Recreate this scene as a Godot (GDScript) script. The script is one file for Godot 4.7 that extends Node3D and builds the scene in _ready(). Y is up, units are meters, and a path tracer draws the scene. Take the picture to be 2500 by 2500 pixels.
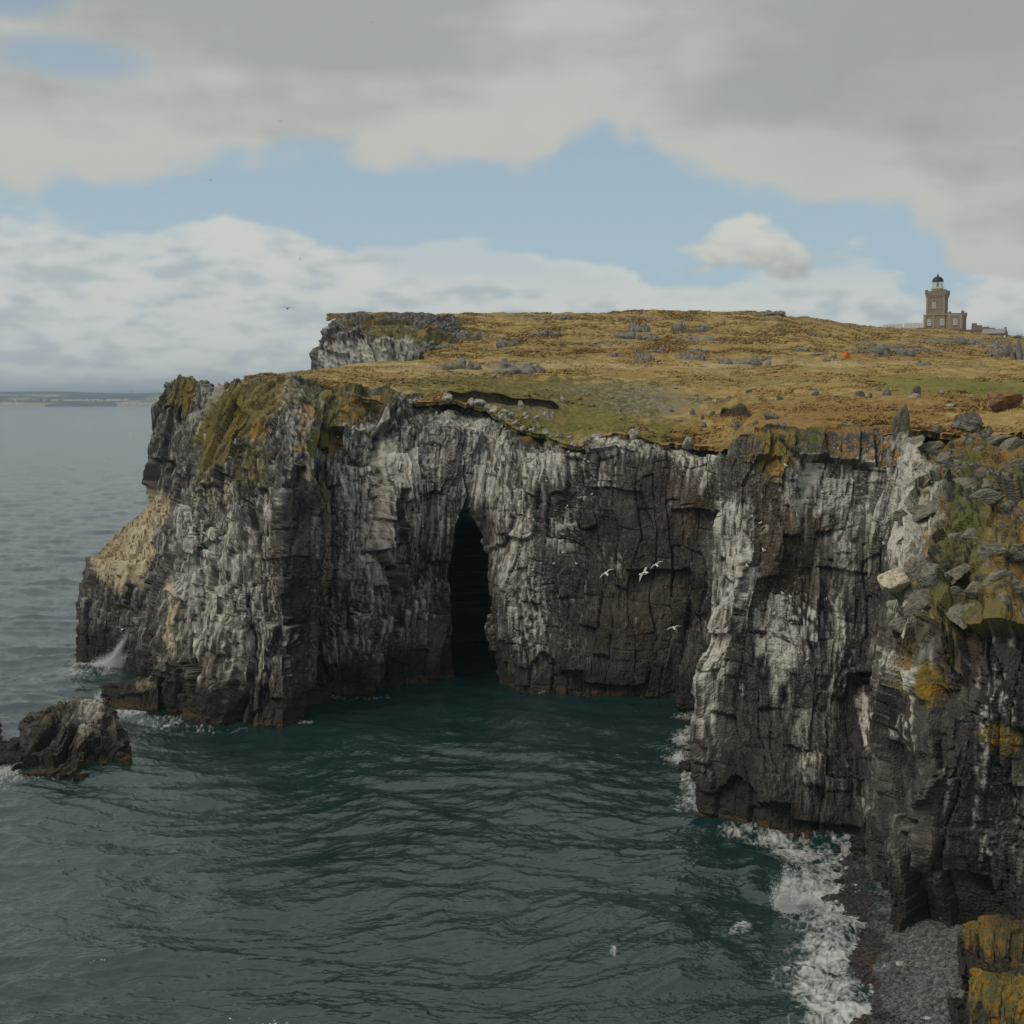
extends Node3D
# A sea-cliff bay below a grassy plateau with a lighthouse, seen from the opposite cliff top.
# Camera stands 35 m above the sea and looks along -Z.

const F := 3256.0          # focal length in photograph pixels (2500 px square)
const EYE := 35.0
const PITCH := 4.775
const EXPOSURE := 0.46

var cp := cos(deg_to_rad(PITCH))
var sp := sin(deg_to_rad(PITCH))
var n_a := FastNoiseLite.new()   # smooth fbm
var n_b := FastNoiseLite.new()   # ridged / detail
var n_c := FastNoiseLite.new()   # cell value
var n_d := FastNoiseLite.new()   # cell edge
var n_e := FastNoiseLite.new()   # single octave
var rng := RandomNumberGenerator.new()
var mats := {}
var used := {}
var t0 := 0


func _ready() -> void:
	t0 = Time.get_ticks_msec()
	setup_view()
	setup_noise()
	make_materials()
	build_sea()
	build_bay_cliff()
	build_right_cliff()
	build_far_cliff()
	build_plateau()
	build_hill()
	build_soil_banks()
	build_beach()
	build_far_coast()
	build_sea_rocks()
	build_foam()
	build_lighthouse()
	build_rocks()
	build_birds()
	build_small_things()
	say("done")


func say(what: String) -> void:
	print("%s %.1f s" % [what, (Time.get_ticks_msec() - t0) / 1000.0])


# ---------------------------------------------------------------- camera, sky, sun
func setup_view() -> void:
	var cam := Camera3D.new()
	cam.name = "camera"
	cam.fov = rad_to_deg(2.0 * atan(1250.0 / F))
	cam.near = 0.5
	cam.far = 60000.0
	cam.position = Vector3(0, EYE, 0)
	cam.rotation_degrees = Vector3(-PITCH, 0, 0)
	cam.current = true
	add_child(cam)
	var sun := DirectionalLight3D.new()
	sun.name = "sun"
	sun.light_energy = 1.0
	sun.light_angular_distance = 30.0
	sun.light_color = Color(1.0, 0.95, 0.87)
	sun.shadow_enabled = true
	add_child(sun)
	sun.look_at_from_position(Vector3(-56, 80, 33), Vector3.ZERO)
	var env := Environment.new()
	env.background_mode = Environment.BG_SKY
	var sky := Sky.new()
	var pan := PanoramaSkyMaterial.new()
	pan.panorama = ImageTexture.create_from_image(sky_image())
	pan.energy_multiplier = 1.0
	sky.sky_material = pan
	env.sky = sky
	env.background_energy_multiplier = 1.0 / EXPOSURE
	env.tonemap_mode = Environment.TONE_MAPPER_LINEAR
	env.tonemap_exposure = EXPOSURE
	env.sdfgi_enabled = true
	env.ssao_enabled = true
	env.ssil_enabled = true
	env.fog_enabled = true
	env.fog_density = 0.0001
	env.fog_light_color = Color(0.82, 0.91, 1.0)
	var we := WorldEnvironment.new()
	we.name = "world_environment"
	we.environment = env
	add_child(we)


func curve(pts: Array, x: float) -> float:
	if x <= pts[0][0]:
		return pts[0][1]
	for i in range(1, pts.size()):
		if x < pts[i][0]:
			var t: float = (x - pts[i - 1][0]) / (pts[i][0] - pts[i - 1][0])
			t = t * t * (3.0 - 2.0 * t)
			return lerpf(pts[i - 1][1], pts[i][1], t)
	return pts[-1][1]


func lin(pts: Array, x: float) -> float:
	if x <= pts[0][0]:
		return pts[0][1]
	for i in range(1, pts.size()):
		if x < pts[i][0]:
			return lerpf(pts[i - 1][1], pts[i][1], (x - pts[i - 1][0]) / (pts[i][0] - pts[i - 1][0]))
	return pts[-1][1]


var sk_fbm := FastNoiseLite.new()
var sk_puff := FastNoiseLite.new()
var sk_big := FastNoiseLite.new()
const UPPER_EDGE := [[-900, 350], [0, 445], [200, 435], [420, 385], [600, 390], [900, 385], [1250, 372], [1330, 355], [1390, 300], [1470, 285], [1540, 330], [1650, 395], [1800, 440], [2000, 460], [2180, 475], [2250, 560], [2330, 660], [2500, 690], [3300, 520]]
const LOWER_EDGE := [[-900, 560], [0, 572], [330, 595], [500, 572], [560, 550], [700, 580], [800, 610], [1000, 622], [1250, 645], [1480, 650], [1600, 700], [1740, 712], [1850, 690], [1960, 668], [2080, 672], [2200, 720], [2500, 700], [3300, 600]]


func sky_color(az: float, el: float) -> Color:
	var dir := Vector3(sin(az) * cos(el), sin(el), -cos(az) * cos(el))
	var x := 1250.0 + F * (tan(az) if absf(az) < 0.6 else (tan(0.6) + (absf(az) - 0.6) * 1.5) * signf(az))
	var e2 := el + deg_to_rad(PITCH)
	var y := 1250.0 - F * (tan(e2) if e2 < 0.6 else tan(0.6) + (e2 - 0.6) * 1.5)
	# noise is stretched sideways near the horizon, as clouds seen edge-on are
	var q := Vector3(dir.x, dir.y * (2.2 + 1.6 * smoothstep(0.3, 0.0, dir.y)), dir.z)
	var f1 := sk_fbm.get_noise_3dv(q * 100.0)
	var f2 := sk_fbm.get_noise_3dv(q * 260.0 + Vector3(50, 0, 9))
	var b1 := sk_big.get_noise_3dv(q * 100.0)
	var blue_k := clampf((y - 50.0) / 900.0, 0.0, 1.0)
	var c := Color(0.535, 0.61, 0.685).lerp(Color(0.665, 0.75, 0.785), pow(blue_k, 0.6))
	# lower bank
	var up_l := curve(LOWER_EDGE, x)
	var puff := sk_puff.get_noise_3dv(q * 150.0 + Vector3(3, 7, 1))
	var puff2 := sk_puff.get_noise_3dv(q * 330.0)
	var d2 := smoothstep(-20.0, 22.0, y - up_l + f1 * 75.0 + f2 * 60.0 + puff * 12.0 + sk_fbm.get_noise_3dv(q * 700.0) * 26.0)
	var gap := smoothstep(0.15, 0.5, f1 + b1 * 0.5 + f2 * 0.3) * smoothstep(760.0, 640.0, y)
	d2 *= 1.0 - 0.45 * gap
	if d2 > 0.0:
		var f3 := sk_fbm.get_noise_3dv(q * 560.0 + Vector3(5, 80, 2))
		var lit := clampf(0.58 + f1 * 0.55 + f2 * 0.75 + f3 * 0.9 + sk_fbm.get_noise_3dv(q * 1150.0) * 0.4 + puff * 0.2 + puff2 * 0.15 - smoothstep(760.0, 960.0, y) * 0.2 + smoothstep(60.0, 0.0, y - up_l) * 0.15, 0.0, 1.0)
		var lc := Color(0.665, 0.705, 0.718).lerp(Color(0.785, 0.795, 0.775), lit * lit * (3.0 - 2.0 * lit))
		c = c.lerp(lc, d2 * 0.93)
	# small cumulus
	var cu := 1.0 - Vector2((x - 1850.0) / 215.0, (y - 635.0 + 20.0 * cos((x - 1800.0) * 0.02)) / (95.0 if y < 635.0 else 48.0)).length()
	cu = smoothstep(-0.05, 0.42, cu + f2 * 0.6 + sk_fbm.get_noise_3dv(q * 800.0) * 0.45)
	if cu > 0.0 and absf(x - 1850.0) < 400.0:
		var k := clampf((y - 575.0) / 110.0 + puff2 * 0.35, 0.0, 1.0)
		c = c.lerp(Color(0.80, 0.80, 0.755).lerp(Color(0.655, 0.665, 0.65), k * k), cu * 0.9)
	# upper sheet
	var up_e := curve(UPPER_EDGE, x)
	var fw := sk_fbm.get_noise_3dv(q * 620.0 + Vector3(15, 8, 2))
	var d1 := smoothstep(-36.0, 32.0, up_e - y + f1 * 120.0 + f2 * 55.0 + fw * 34.0)
	var hole := maxf(1.0 - Vector2((x - 55.0) / 190.0, (y - 50.0) / 62.0).length(), 1.0 - Vector2((x - 190.0) / 240.0, (y - 180.0) / 66.0).length())
	if y < -60.0 or x < -200.0 or x > 2700.0:
		hole = maxf(hole, (f1 + b1) * 0.9 - 0.35)
	d1 *= 1.0 - 0.8 * smoothstep(-0.12, 0.62, hole + f2 * 0.3 + f1 * 0.25)
	if d1 > 0.0:
		var edge := smoothstep(210.0, 10.0, up_e - y)
		var qs := Vector3(dir.x + dir.y * 0.5, dir.y * 6.0, dir.z)
		var st := sk_fbm.get_noise_3dv(qs * 110.0 + Vector3(0, 31, 7))
		var f4 := sk_fbm.get_noise_3dv(q * 520.0 + Vector3(5, 80, 2))
		var g := Color(0.62, 0.64, 0.63).lerp(Color(0.725, 0.728, 0.705), clampf(0.28 + edge * 0.55 + b1 * 0.6 + f1 * 0.8 + f2 * 0.55 + st * 0.7 + f4 * 0.25, 0.0, 1.0))
		g = g.lerp(Color(0.585, 0.60, 0.595), clampf(smoothstep(1500.0, 2500.0, x) * smoothstep(500.0, 100.0, y) * 0.8 - b1 * 0.3 + f1 * 0.3, 0.0, 0.8))
		g *= 1.0 + 0.1 * smoothstep(0.3, 0.8, el)
		c = c.lerp(g, d1)
	c *= 1.04
	c = c.lerp(Color(0.66, 0.71, 0.72), smoothstep(0.03, -0.01, el) * 0.6)
	c.a = 1.0
	return c


func sky_image() -> Image:
	sk_fbm.seed = 11
	sk_fbm.noise_type = FastNoiseLite.TYPE_SIMPLEX_SMOOTH
	sk_fbm.frequency = 0.035
	sk_fbm.fractal_octaves = 5
	sk_puff.seed = 5
	sk_puff.noise_type = FastNoiseLite.TYPE_SIMPLEX_SMOOTH
	sk_puff.frequency = 0.11
	sk_puff.fractal_type = FastNoiseLite.FRACTAL_RIDGED
	sk_puff.fractal_octaves = 3
	sk_big.seed = 23
	sk_big.noise_type = FastNoiseLite.TYPE_SIMPLEX_SMOOTH
	sk_big.frequency = 0.02
	sk_big.fractal_octaves = 2
	var w := 4096
	var h := 2048
	# the whole upper half, coarsely; then the same clouds at full detail where the resolution shows
	var coarse := Image.create(512, 128, false, Image.FORMAT_RGBA8)
	for j in 128:
		for i in 512:
			coarse.set_pixel(i, j, sky_color(wrapf((i + 0.5) / 512.0 * TAU, -PI, PI), (0.5 - (j + 0.5) / 256.0) * PI))
	coarse.resize(w, 1024, Image.INTERPOLATE_CUBIC)
	var im := Image.create(w, h, false, Image.FORMAT_RGBA8)
	im.fill(Color(0.27, 0.31, 0.31))
	im.blit_rect(coarse, Rect2i(0, 0, w, 1024), Vector2i.ZERO)
	for j in range(770, 1024):
		for i in range(-290, 290):
			im.set_pixel(posmod(i, w), j, sky_color((i + 0.5) / w * TAU, (0.5 - (j + 0.5) / h) * PI))
	say("sky")
	return im


# ---------------------------------------------------------------- helpers
func unproject(px: float, py: float, d: float) -> Vector3:
	var u := (px - 1250.0) / F
	var yc := -(py - 1250.0) / F
	var fwd := cp + yc * sp
	var t := d / fwd
	return Vector3(u * t, EYE + (yc * cp - sp) * t, -d)


func on_sea(px: float, py: float, y := 0.0) -> Vector3:
	var u := (px - 1250.0) / F
	var yc := -(py - 1250.0) / F
	var t := (EYE - y) / -(yc * cp - sp)
	return Vector3(u * t, y, -(cp + yc * sp) * t)


func to_pixel(p: Vector3) -> Vector2:
	var y := p.y - EYE
	var d := -p.z
	var z := d * cp - y * sp
	return Vector2(1250.0 + F * p.x / z, 1250.0 - F * (y * cp + d * sp) / z)


func setup_noise() -> void:
	rng.seed = 4711
	n_a.seed = 1
	n_a.noise_type = FastNoiseLite.TYPE_SIMPLEX_SMOOTH
	n_a.frequency = 1.0
	n_a.fractal_octaves = 4
	n_b.seed = 2
	n_b.noise_type = FastNoiseLite.TYPE_SIMPLEX_SMOOTH
	n_b.frequency = 1.0
	n_b.fractal_type = FastNoiseLite.FRACTAL_RIDGED
	n_b.fractal_octaves = 3
	n_c.seed = 3
	n_c.noise_type = FastNoiseLite.TYPE_CELLULAR
	n_c.frequency = 1.0
	n_c.fractal_type = FastNoiseLite.FRACTAL_NONE
	n_c.cellular_return_type = FastNoiseLite.RETURN_CELL_VALUE
	n_d.seed = 3
	n_d.noise_type = FastNoiseLite.TYPE_CELLULAR
	n_d.frequency = 1.0
	n_d.fractal_type = FastNoiseLite.FRACTAL_NONE
	n_d.cellular_return_type = FastNoiseLite.RETURN_DISTANCE2_SUB
	n_e.seed = 4
	n_e.noise_type = FastNoiseLite.TYPE_SIMPLEX_SMOOTH
	n_e.frequency = 1.0
	n_e.fractal_type = FastNoiseLite.FRACTAL_NONE


func hash2(i: int, j: int) -> float:
	var h := (i * 374761393 + j * 668265263) & 0x7fffffff
	h = ((h ^ (h >> 13)) * 1274126177) & 0x7fffffff
	return ((h ^ (h >> 16)) & 0xffff) / 65535.0


func relief_texture(freq: float, octaves: int, sd: int, kind := FastNoiseLite.TYPE_SIMPLEX_SMOOTH, fractal := FastNoiseLite.FRACTAL_FBM) -> ImageTexture:
	var n := FastNoiseLite.new()
	n.seed = sd
	n.noise_type = kind
	n.frequency = freq
	n.fractal_type = fractal
	n.fractal_octaves = octaves
	return ImageTexture.create_from_image(n.get_seamless_image(512, 512))


func mat(called: String, c: Color, rough := 0.9, spec := 0.3) -> StandardMaterial3D:
	var m := StandardMaterial3D.new()
	m.resource_name = called
	m.albedo_color = c.linear_to_srgb()
	m.roughness = rough
	m.metallic_specular = spec
	mats[called] = m
	return m


func make_materials() -> void:
	var grain := relief_texture(0.03, 5, 8)
	var rock := mat("rock", Color(1, 1, 1), 0.93, 0.25)
	rock.vertex_color_use_as_albedo = true
	rock.heightmap_enabled = true
	rock.heightmap_texture = grain
	rock.heightmap_scale = 18.0
	rock.uv1_triplanar = true
	rock.uv1_world_triplanar = true
	rock.uv1_scale = Vector3.ONE * 0.25
	var earth := mat("grassland", Color(1, 1, 1), 0.97, 0.1)
	earth.vertex_color_use_as_albedo = true
	earth.heightmap_enabled = true
	earth.heightmap_texture = grain
	earth.heightmap_scale = 9.0
	earth.uv1_triplanar = true
	earth.uv1_world_triplanar = true
	earth.uv1_scale = Vector3.ONE * 0.12
	var plain := mat("tinted", Color(1, 1, 1), 0.85, 0.3)
	plain.vertex_color_use_as_albedo = true
	var blade := mat("dry_grass", Color(1, 1, 1), 0.9, 0.2)
	blade.vertex_color_use_as_albedo = true
	var water := mat("water", Color(0.009, 0.034, 0.032), 0.12, 0.71)
	water.normal_enabled = true
	var wn := FastNoiseLite.new()
	wn.seed = 77
	wn.noise_type = FastNoiseLite.TYPE_SIMPLEX_SMOOTH
	wn.frequency = 0.011
	wn.fractal_type = FastNoiseLite.FRACTAL_RIDGED
	wn.fractal_octaves = 4
	var wi := wn.get_seamless_image(1024, 1024)
	wi.bump_map_to_normal_map(14.0)
	water.normal_texture = ImageTexture.create_from_image(wi)
	water.normal_scale = 0.37
	water.uv1_triplanar = true
	water.uv1_world_triplanar = true
	water.uv1_scale = Vector3(0.055, 0.055, 0.105)
	var foam := mat("foam", Color(0.62, 0.64, 0.63), 0.9, 0.2)
	foam.transparency = BaseMaterial3D.TRANSPARENCY_ALPHA
	foam.vertex_color_use_as_albedo = true
	mat("spray", Color(0.75, 0.77, 0.77), 0.9, 0.2)
	var st := mat("sandstone", Color(0.285, 0.24, 0.185), 0.95, 0.15)
	st.heightmap_enabled = true
	st.heightmap_texture = grain
	st.heightmap_scale = 6.0
	st.uv1_triplanar = true
	st.uv1_scale = Vector3.ONE * 0.4
	mat("quoin_stone", Color(0.37, 0.32, 0.25), 0.95, 0.15)
	mat("dark_stone", Color(0.165, 0.145, 0.115), 0.95, 0.15)
	mat("dome_paint", Color(0.022, 0.026, 0.028), 0.5, 0.4)
	mat("ochre_paint", Color(0.36, 0.24, 0.055), 0.8, 0.3)
	mat("white_paint", Color(0.72, 0.72, 0.70), 0.6, 0.4)
	var gl := mat("pane_glass", Color(0.03, 0.04, 0.045), 0.06, 0.5)
	gl.metallic = 0.0
	var lg := mat("lantern_glass", Color(0.8, 0.85, 0.85), 0.05, 0.5)
	lg.transparency = BaseMaterial3D.TRANSPARENCY_ALPHA
	lg.albedo_color.a = 0.12
	mat("slate", Color(0.27, 0.27, 0.27), 0.8, 0.3)
	mat("rubble", Color(0.23, 0.2, 0.155), 0.95, 0.1)
	mat("orange_cloth", Color(0.62, 0.15, 0.012), 0.75, 0.3)
	mat("driftwood", Color(0.42, 0.28, 0.13), 0.9, 0.2)
	mat("dark_metal", Color(0.05, 0.05, 0.05), 0.6, 0.4)
	say("materials")


func unique_name(called: String) -> String:
	var k: int = used.get(called, 0)
	used[called] = k + 1
	return called if k == 0 else "%s_%03d" % [called, k]


func obj(called: String, mesh: Mesh, m: Material, parent: Node = null) -> MeshInstance3D:
	var o := MeshInstance3D.new()
	o.mesh = mesh
	o.material_override = m
	if parent == null:
		o.name = unique_name(called)
		add_child(o)
	else:
		o.name = called
		parent.add_child(o, true)
	return o


func base(called: String, at: Vector3, turn := 0.0) -> Node3D:
	var o := Node3D.new()
	o.name = unique_name(called)
	add_child(o)
	o.position = at
	o.rotation.y = turn
	return o


func tag(o: Node, label: String, category := "", group := "", kind := "") -> Node:
	o.set_meta("label", label)
	if category:
		o.set_meta("category", category)
	if group:
		o.set_meta("group", group)
	if kind:
		o.set_meta("kind", kind)
	return o


func structure(o: Node, label: String, category: String) -> Node:
	return tag(o, label, category, "", "structure")


func grid_mesh(p: PackedVector3Array, cols: int, rows: int, colors: PackedColorArray, smooth: bool, keep := PackedByteArray()) -> ArrayMesh:
	# vertex (i, j) sits at j * cols + i
	var idx := PackedInt32Array()
	idx.resize((cols - 1) * (rows - 1) * 6)
	var k := 0
	for j in rows - 1:
		for i in cols - 1:
			var a := j * cols + i
			if keep.size() and not keep[a]:
				continue
			idx[k] = a
			idx[k + 1] = a + cols
			idx[k + 2] = a + 1
			idx[k + 3] = a + 1
			idx[k + 4] = a + cols
			idx[k + 5] = a + cols + 1
			k += 6
	idx.resize(k)
	if smooth and (p[1] - p[0]).cross(p[cols] - p[0]).y < 0.0:
		for q in range(0, k, 3):
			var keep_i := idx[q + 1]
			idx[q + 1] = idx[q + 2]
			idx[q + 2] = keep_i
	var arr := []
	arr.resize(Mesh.ARRAY_MAX)
	arr[Mesh.ARRAY_VERTEX] = p
	arr[Mesh.ARRAY_INDEX] = idx
	if colors.size():
		arr[Mesh.ARRAY_COLOR] = colors
	if smooth:
		var nn := PackedVector3Array()
		nn.resize(p.size())
		for j in rows:
			for i in cols:
				var a := p[j * cols + mini(i + 1, cols - 1)] - p[j * cols + maxi(i - 1, 0)]
				var b := p[mini(j + 1, rows - 1) * cols + i] - p[maxi(j - 1, 0) * cols + i]
				var n := a.cross(b).normalized()
				nn[j * cols + i] = n if n.y >= 0.0 else -n
		arr[Mesh.ARRAY_NORMAL] = nn
	var m := ArrayMesh.new()
	m.add_surface_from_arrays(Mesh.PRIMITIVE_TRIANGLES, arr)
	return m


# ---------------------------------------------------------------- sea
func sea_height(x: float, z: float) -> float:
	var d := -z
	var wx := x + 3.0 * n_e.get_noise_2d(x * 0.03, z * 0.03)
	var wz := z + 5.0 * n_e.get_noise_2d(x * 0.025 + 9.0, z * 0.025)
	var near := smoothstep(650.0, 220.0, d)
	var mid := smoothstep(1500.0, 500.0, d)
	var h := 0.0
	h += 0.42 * mid * n_e.get_noise_2d(wx * 0.045 + wz * 0.03, wz * 0.085 - wx * 0.02)
	h += 0.20 * mid * n_e.get_noise_2d(wx * 0.13 - wz * 0.05 + 40.0, wz * 0.24)
	if near > 0.0:
		h += near * (0.155 * n_b.get_noise_2d(wx * 0.15 + wz * 0.07, wz * 0.32) + 0.055 * n_a.get_noise_2d(wx * 0.35, wz * 0.8))
	# lines of swell coming in on the small beach at the right
	var k := smoothstep(9.0, 19.0, x) * smoothstep(118.0, 96.0, d) * smoothstep(50.0, 70.0, d)
	if k > 0.0:
		h += k * 0.32 * pow(maxf(0.0, sin((x * 1.0 + d * 0.05) * 0.85 + n_e.get_noise_2d(x * 0.05, d * 0.09) * 2.4)), 3.0)
	return h


func build_sea() -> void:
	var xs := PackedFloat32Array()
	for px in range(-1600, -100, 60):
		xs.append(px)
	var q := -100.0
	while q < 2650.0:
		xs.append(q)
		q += 5.2
	for px in range(2650, 4000, 60):
		xs.append(px)
	var ys := PackedFloat32Array()
	var y := 980.5
	while y < 1000.0:
		ys.append(y)
		y += 1.0
	while y < 2620.0:
		ys.append(y)
		y += 2.6
	while y < 3400.0:
		ys.append(y)
		y += 40.0
	var cols := xs.size()
	var rows := ys.size()
	var p := PackedVector3Array()
	p.resize(cols * rows)
	for j in rows:
		for i in cols:
			var v := on_sea(xs[i], ys[j])
			v.y = sea_height(v.x, v.z) if -v.z < 1600.0 else 0.0
			p[j * cols + i] = v
	var o := obj("sea", grid_mesh(p, cols, rows, PackedColorArray(), true), mats.water)
	structure(o, "dark teal sea with small choppy waves filling the bay", "sea")
	say("sea %d" % p.size())


# ---------------------------------------------------------------- cliffs
var ledges := PackedVector3Array()
var surface := PackedVector3Array()


# ribs: [roughness, blockiness, [points from the foot to the top]]; every rib has the same number of points.
# patches: [kind, px, py, rx, ry, D, strength] set in world x / height by the distance D of the face they lie on.
func make_patches(list: Array) -> Array:
	var out := []
	for a in list:
		var c := unproject(a[1], a[2], a[5])
		var s: float = a[5] / F
		out.append([a[0], c.x, c.y, 1.0 / (a[3] * s), 1.0 / (a[4] * s), a[6], -a[5]])
	return out


func cliff_sheet(ribs: Array, step: float, patches: Array, opt: Dictionary) -> ArrayMesh:
	var count: int = ribs[0][2].size()
	var seg_cols := PackedInt32Array()
	for r in ribs.size() - 1:
		var l := 0.0
		for k in count:
			var dv: Vector3 = ribs[r + 1][2][k] - ribs[r][2][k]
			l = maxf(l, Vector2(dv.x, dv.z * 0.6).length())
		seg_cols.append(clampi(int(l / step), 4, 330))
	var seg_rows := PackedInt32Array()
	for k in count - 1:
		var l := 0.0
		for r in ribs.size():
			l += ribs[r][2][k].distance_to(ribs[r][2][k + 1])
		seg_rows.append(clampi(int(l / ribs.size() / (step * 1.1)), 3, 260))
	var cols := 1
	for c in seg_cols:
		cols += c
	var rows := 1
	for c in seg_rows:
		rows += c
	var n := cols * rows
	var p := PackedVector3Array()
	p.resize(n)
	var rough := PackedFloat32Array()
	rough.resize(cols)
	var blocky := PackedFloat32Array()
	blocky.resize(cols)
	var i := 0
	for r in ribs.size() - 1:
		var last := 1 if r == ribs.size() - 2 else 0
		for c in seg_cols[r] + last:
			var u := float(c) / seg_cols[r]
			rough[i] = lerpf(ribs[r][0], ribs[r + 1][0], u)
			blocky[i] = lerpf(ribs[r][1], ribs[r + 1][1], u)
			var j := 0
			for k in count - 1:
				var a: Vector3 = ribs[r][2][k].lerp(ribs[r + 1][2][k], u)
				var b: Vector3 = ribs[r][2][k + 1].lerp(ribs[r + 1][2][k + 1], u)
				var lastk := 1 if k == count - 2 else 0
				for w in seg_rows[k] + lastk:
					p[j * cols + i] = a.lerp(b, float(w) / seg_rows[k])
					j += 1
			i += 1
	# along-face coordinate
	var s := PackedFloat32Array()
	s.resize(cols)
	var mid := int(rows * opt.get("mid", 0.35)) * cols
	for c in range(1, cols):
		var dv := p[mid + c] - p[mid + c - 1]
		s[c] = s[c - 1] + Vector2(dv.x, dv.z).length()
	var shear: float = opt.get("shear", 0.06)
	var big: float = opt.get("big", 1.3)
	var size: float = opt.get("size", 1.0)
	var seed_off: float = opt.get("seed", 0.0)
	var off := PackedFloat32Array()
	off.resize(n)
	var level := PackedFloat32Array()
	level.resize(n)
	var crack := PackedFloat32Array()
	crack.resize(n)
	var moved := PackedVector3Array()
	moved.resize(n)
	var calm := rows - 1 - seg_rows[seg_rows.size() - 1] - int(seg_rows[seg_rows.size() - 2] * 0.9)
	var cave: bool = opt.get("cave", false)
	var strata: float = opt.get("strata", 0.0)
	for c in cols:
		var rg := rough[c]
		var bl := blocky[c]
		for j in rows:
			var at := j * cols + c
			var v := p[at]
			var e1 := p[j * cols + mini(c + 2, cols - 1)] - p[j * cols + maxi(c - 2, 0)]
			var e2 := p[mini(j + 2, rows - 1) * cols + c] - p[maxi(j - 2, 0) * cols + c]
			var nrm := e1.cross(e2).normalized()
			var flat := absf(nrm.y)
			var h := v.y + (v.z * -0.5 if flat > 0.5 else 0.0) * 0.0
			var a := (s[c] + shear * h) / size + seed_off
			var b := (h + strata * s[c]) / size
			if flat > 0.5:
				# shelving ground is jointed square to the compass, not along the face
				a = (v.x * 0.94 + v.z * 0.34) / size * 1.15 + seed_off
				b = (v.z * 0.94 - v.x * 0.34 + v.y * 0.6) / size * 1.5
			var w1 := n_e.get_noise_2d(a * 0.11, b * 0.07)
			var w2 := n_e.get_noise_2d(a * 0.5 + 30.0, b * 0.22)
			a += w1 * 1.2 + w2 * 0.22
			b += n_e.get_noise_2d(a * 0.2, b * 0.2 + 77.0) * 0.5
			# great buttresses and slabs
			var fa0 := a / 6.3 + 0.5 * w1
			var c0 := int(floor(fa0))
			var fb0 := b / (9.0 + 9.0 * hash2(c0, 3)) + hash2(c0, 61) * 5.0
			var d0 := int(floor(fb0))
			var o := ((hash2(c0, d0) - 0.5) * 1.5 + (fa0 - c0 - 0.5) * (hash2(c0, d0 + 5) - 0.5) * 3.6 + (fb0 - d0 - 0.5) * (hash2(c0 + 9, d0) - 0.5) * 1.6 + n_e.get_noise_2d(a * 0.13, b * 0.04) * 0.9) * big * rg
			# fluted columns broken across by joints
			var fa := a / 2.1
			var ci := int(floor(fa))
			var hh := 3.2 + 4.5 * hash2(ci, 91)
			var fb := b / hh + hash2(ci, 17) * 9.0
			var cj := int(floor(fb))
			var q := hash2(ci, cj)
			var lx := fa - ci - 0.5
			var ly := fb - cj - 0.5
			o += ((q - 0.5) * 1.25 + lx * (hash2(ci + 5, cj) - 0.5) * (2.3 - 1.8 * flat) + ly * (hash2(ci, cj + 7) - 0.5) * 1.3) * rg * size
			var gap := maxf(smoothstep(0.43, 0.5, absf(lx)) * (0.4 + 0.6 * hash2(ci, cj + 31)), smoothstep(0.475, 0.5, absf(ly)) * 0.6)
			# smaller blocks
			var fa2 := a / 0.78 + 0.35 * w2
			var ci2 := int(floor(fa2))
			var hh2 := 0.7 + 1.5 * hash2(ci2, 53)
			var fb2 := b / hh2 + hash2(ci2, 29) * 9.0
			var cj2 := int(floor(fb2))
			var lx2 := fa2 - ci2 - 0.5
			var ly2 := fb2 - cj2 - 0.5
			o += ((hash2(ci2, cj2) - 0.5) * 0.46 + ly2 * (hash2(ci2 + 3, cj2) - 0.5) * 0.35 + lx2 * (hash2(ci2, cj2 + 3) - 0.5) * 0.7) * bl * size
			gap = maxf(gap, maxf(smoothstep(0.40, 0.5, absf(lx2)) * 0.4, smoothstep(0.42, 0.5, absf(ly2)) * 0.45) * bl * hash2(ci2, cj2 + 11))
			o -= gap * 0.34 * size
			o += n_a.get_noise_3d(v.x * 0.35, v.y * 0.22, v.z * 0.35) * 0.3 * size + n_b.get_noise_2d(a * 1.1, b * 0.6) * 0.07 * size
			var cave_hit := false
			var lifted := 0.0
			if cave:
				var px := to_pixel(v)
				if px.y > 1085.0 and px.x > 1040.0 and px.x < 1290.0:
					var wob := n_a.get_noise_2d(0.0, v.y * 0.16) * 5.0
					var l := lin([[1085, 1122], [1150, 1127], [1215, 1136], [1245, 1126], [1300, 1106], [1400, 1100], [1500, 1104], [1680, 1110]], px.y) + wob
					var wob2 := n_a.get_noise_2d(40.0, v.y * 0.2) * 8.0 + n_e.get_noise_2d(3.0, v.y * 0.9) * 3.0
					var r := wob2 - wob + lin([[1085, 1122], [1150, 1133], [1215, 1146], [1245, 1152], [1300, 1168], [1400, 1178], [1500, 1184], [1600, 1196], [1680, 1214]], px.y) + wob
					var k := minf(px.x - l, r - px.x)
					if k > 0.0:
						o -= (27.0 + n_a.get_noise_2d(v.x * 0.9, v.y * 0.5) * 5.0) * smoothstep(0.0, 13.0, k)
						cave_hit = true
			if j > calm and not cave_hit:
				o *= lerpf(1.0, 0.35, float(j - calm) / maxf(1.0, rows - 1 - calm))
			if flat > 0.42 and v.x < -36.0 and v.y < 25.5 and v.z < -165.0 and opt.has("steps"):
				# shelving rock breaks into square treads
				var tread: float = opt.steps * (0.7 + 0.6 * hash2(ci2, cj2 + 2))
				lifted = roundf(v.y / tread + hash2(ci2, cj2) * 0.3 - 0.15) * tread - v.y
				o *= 0.3
			off[at] = o
			level[at] = flat
			crack[at] = gap
			moved[at] = v + nrm * o + Vector3(0, lifted, 0)
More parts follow.
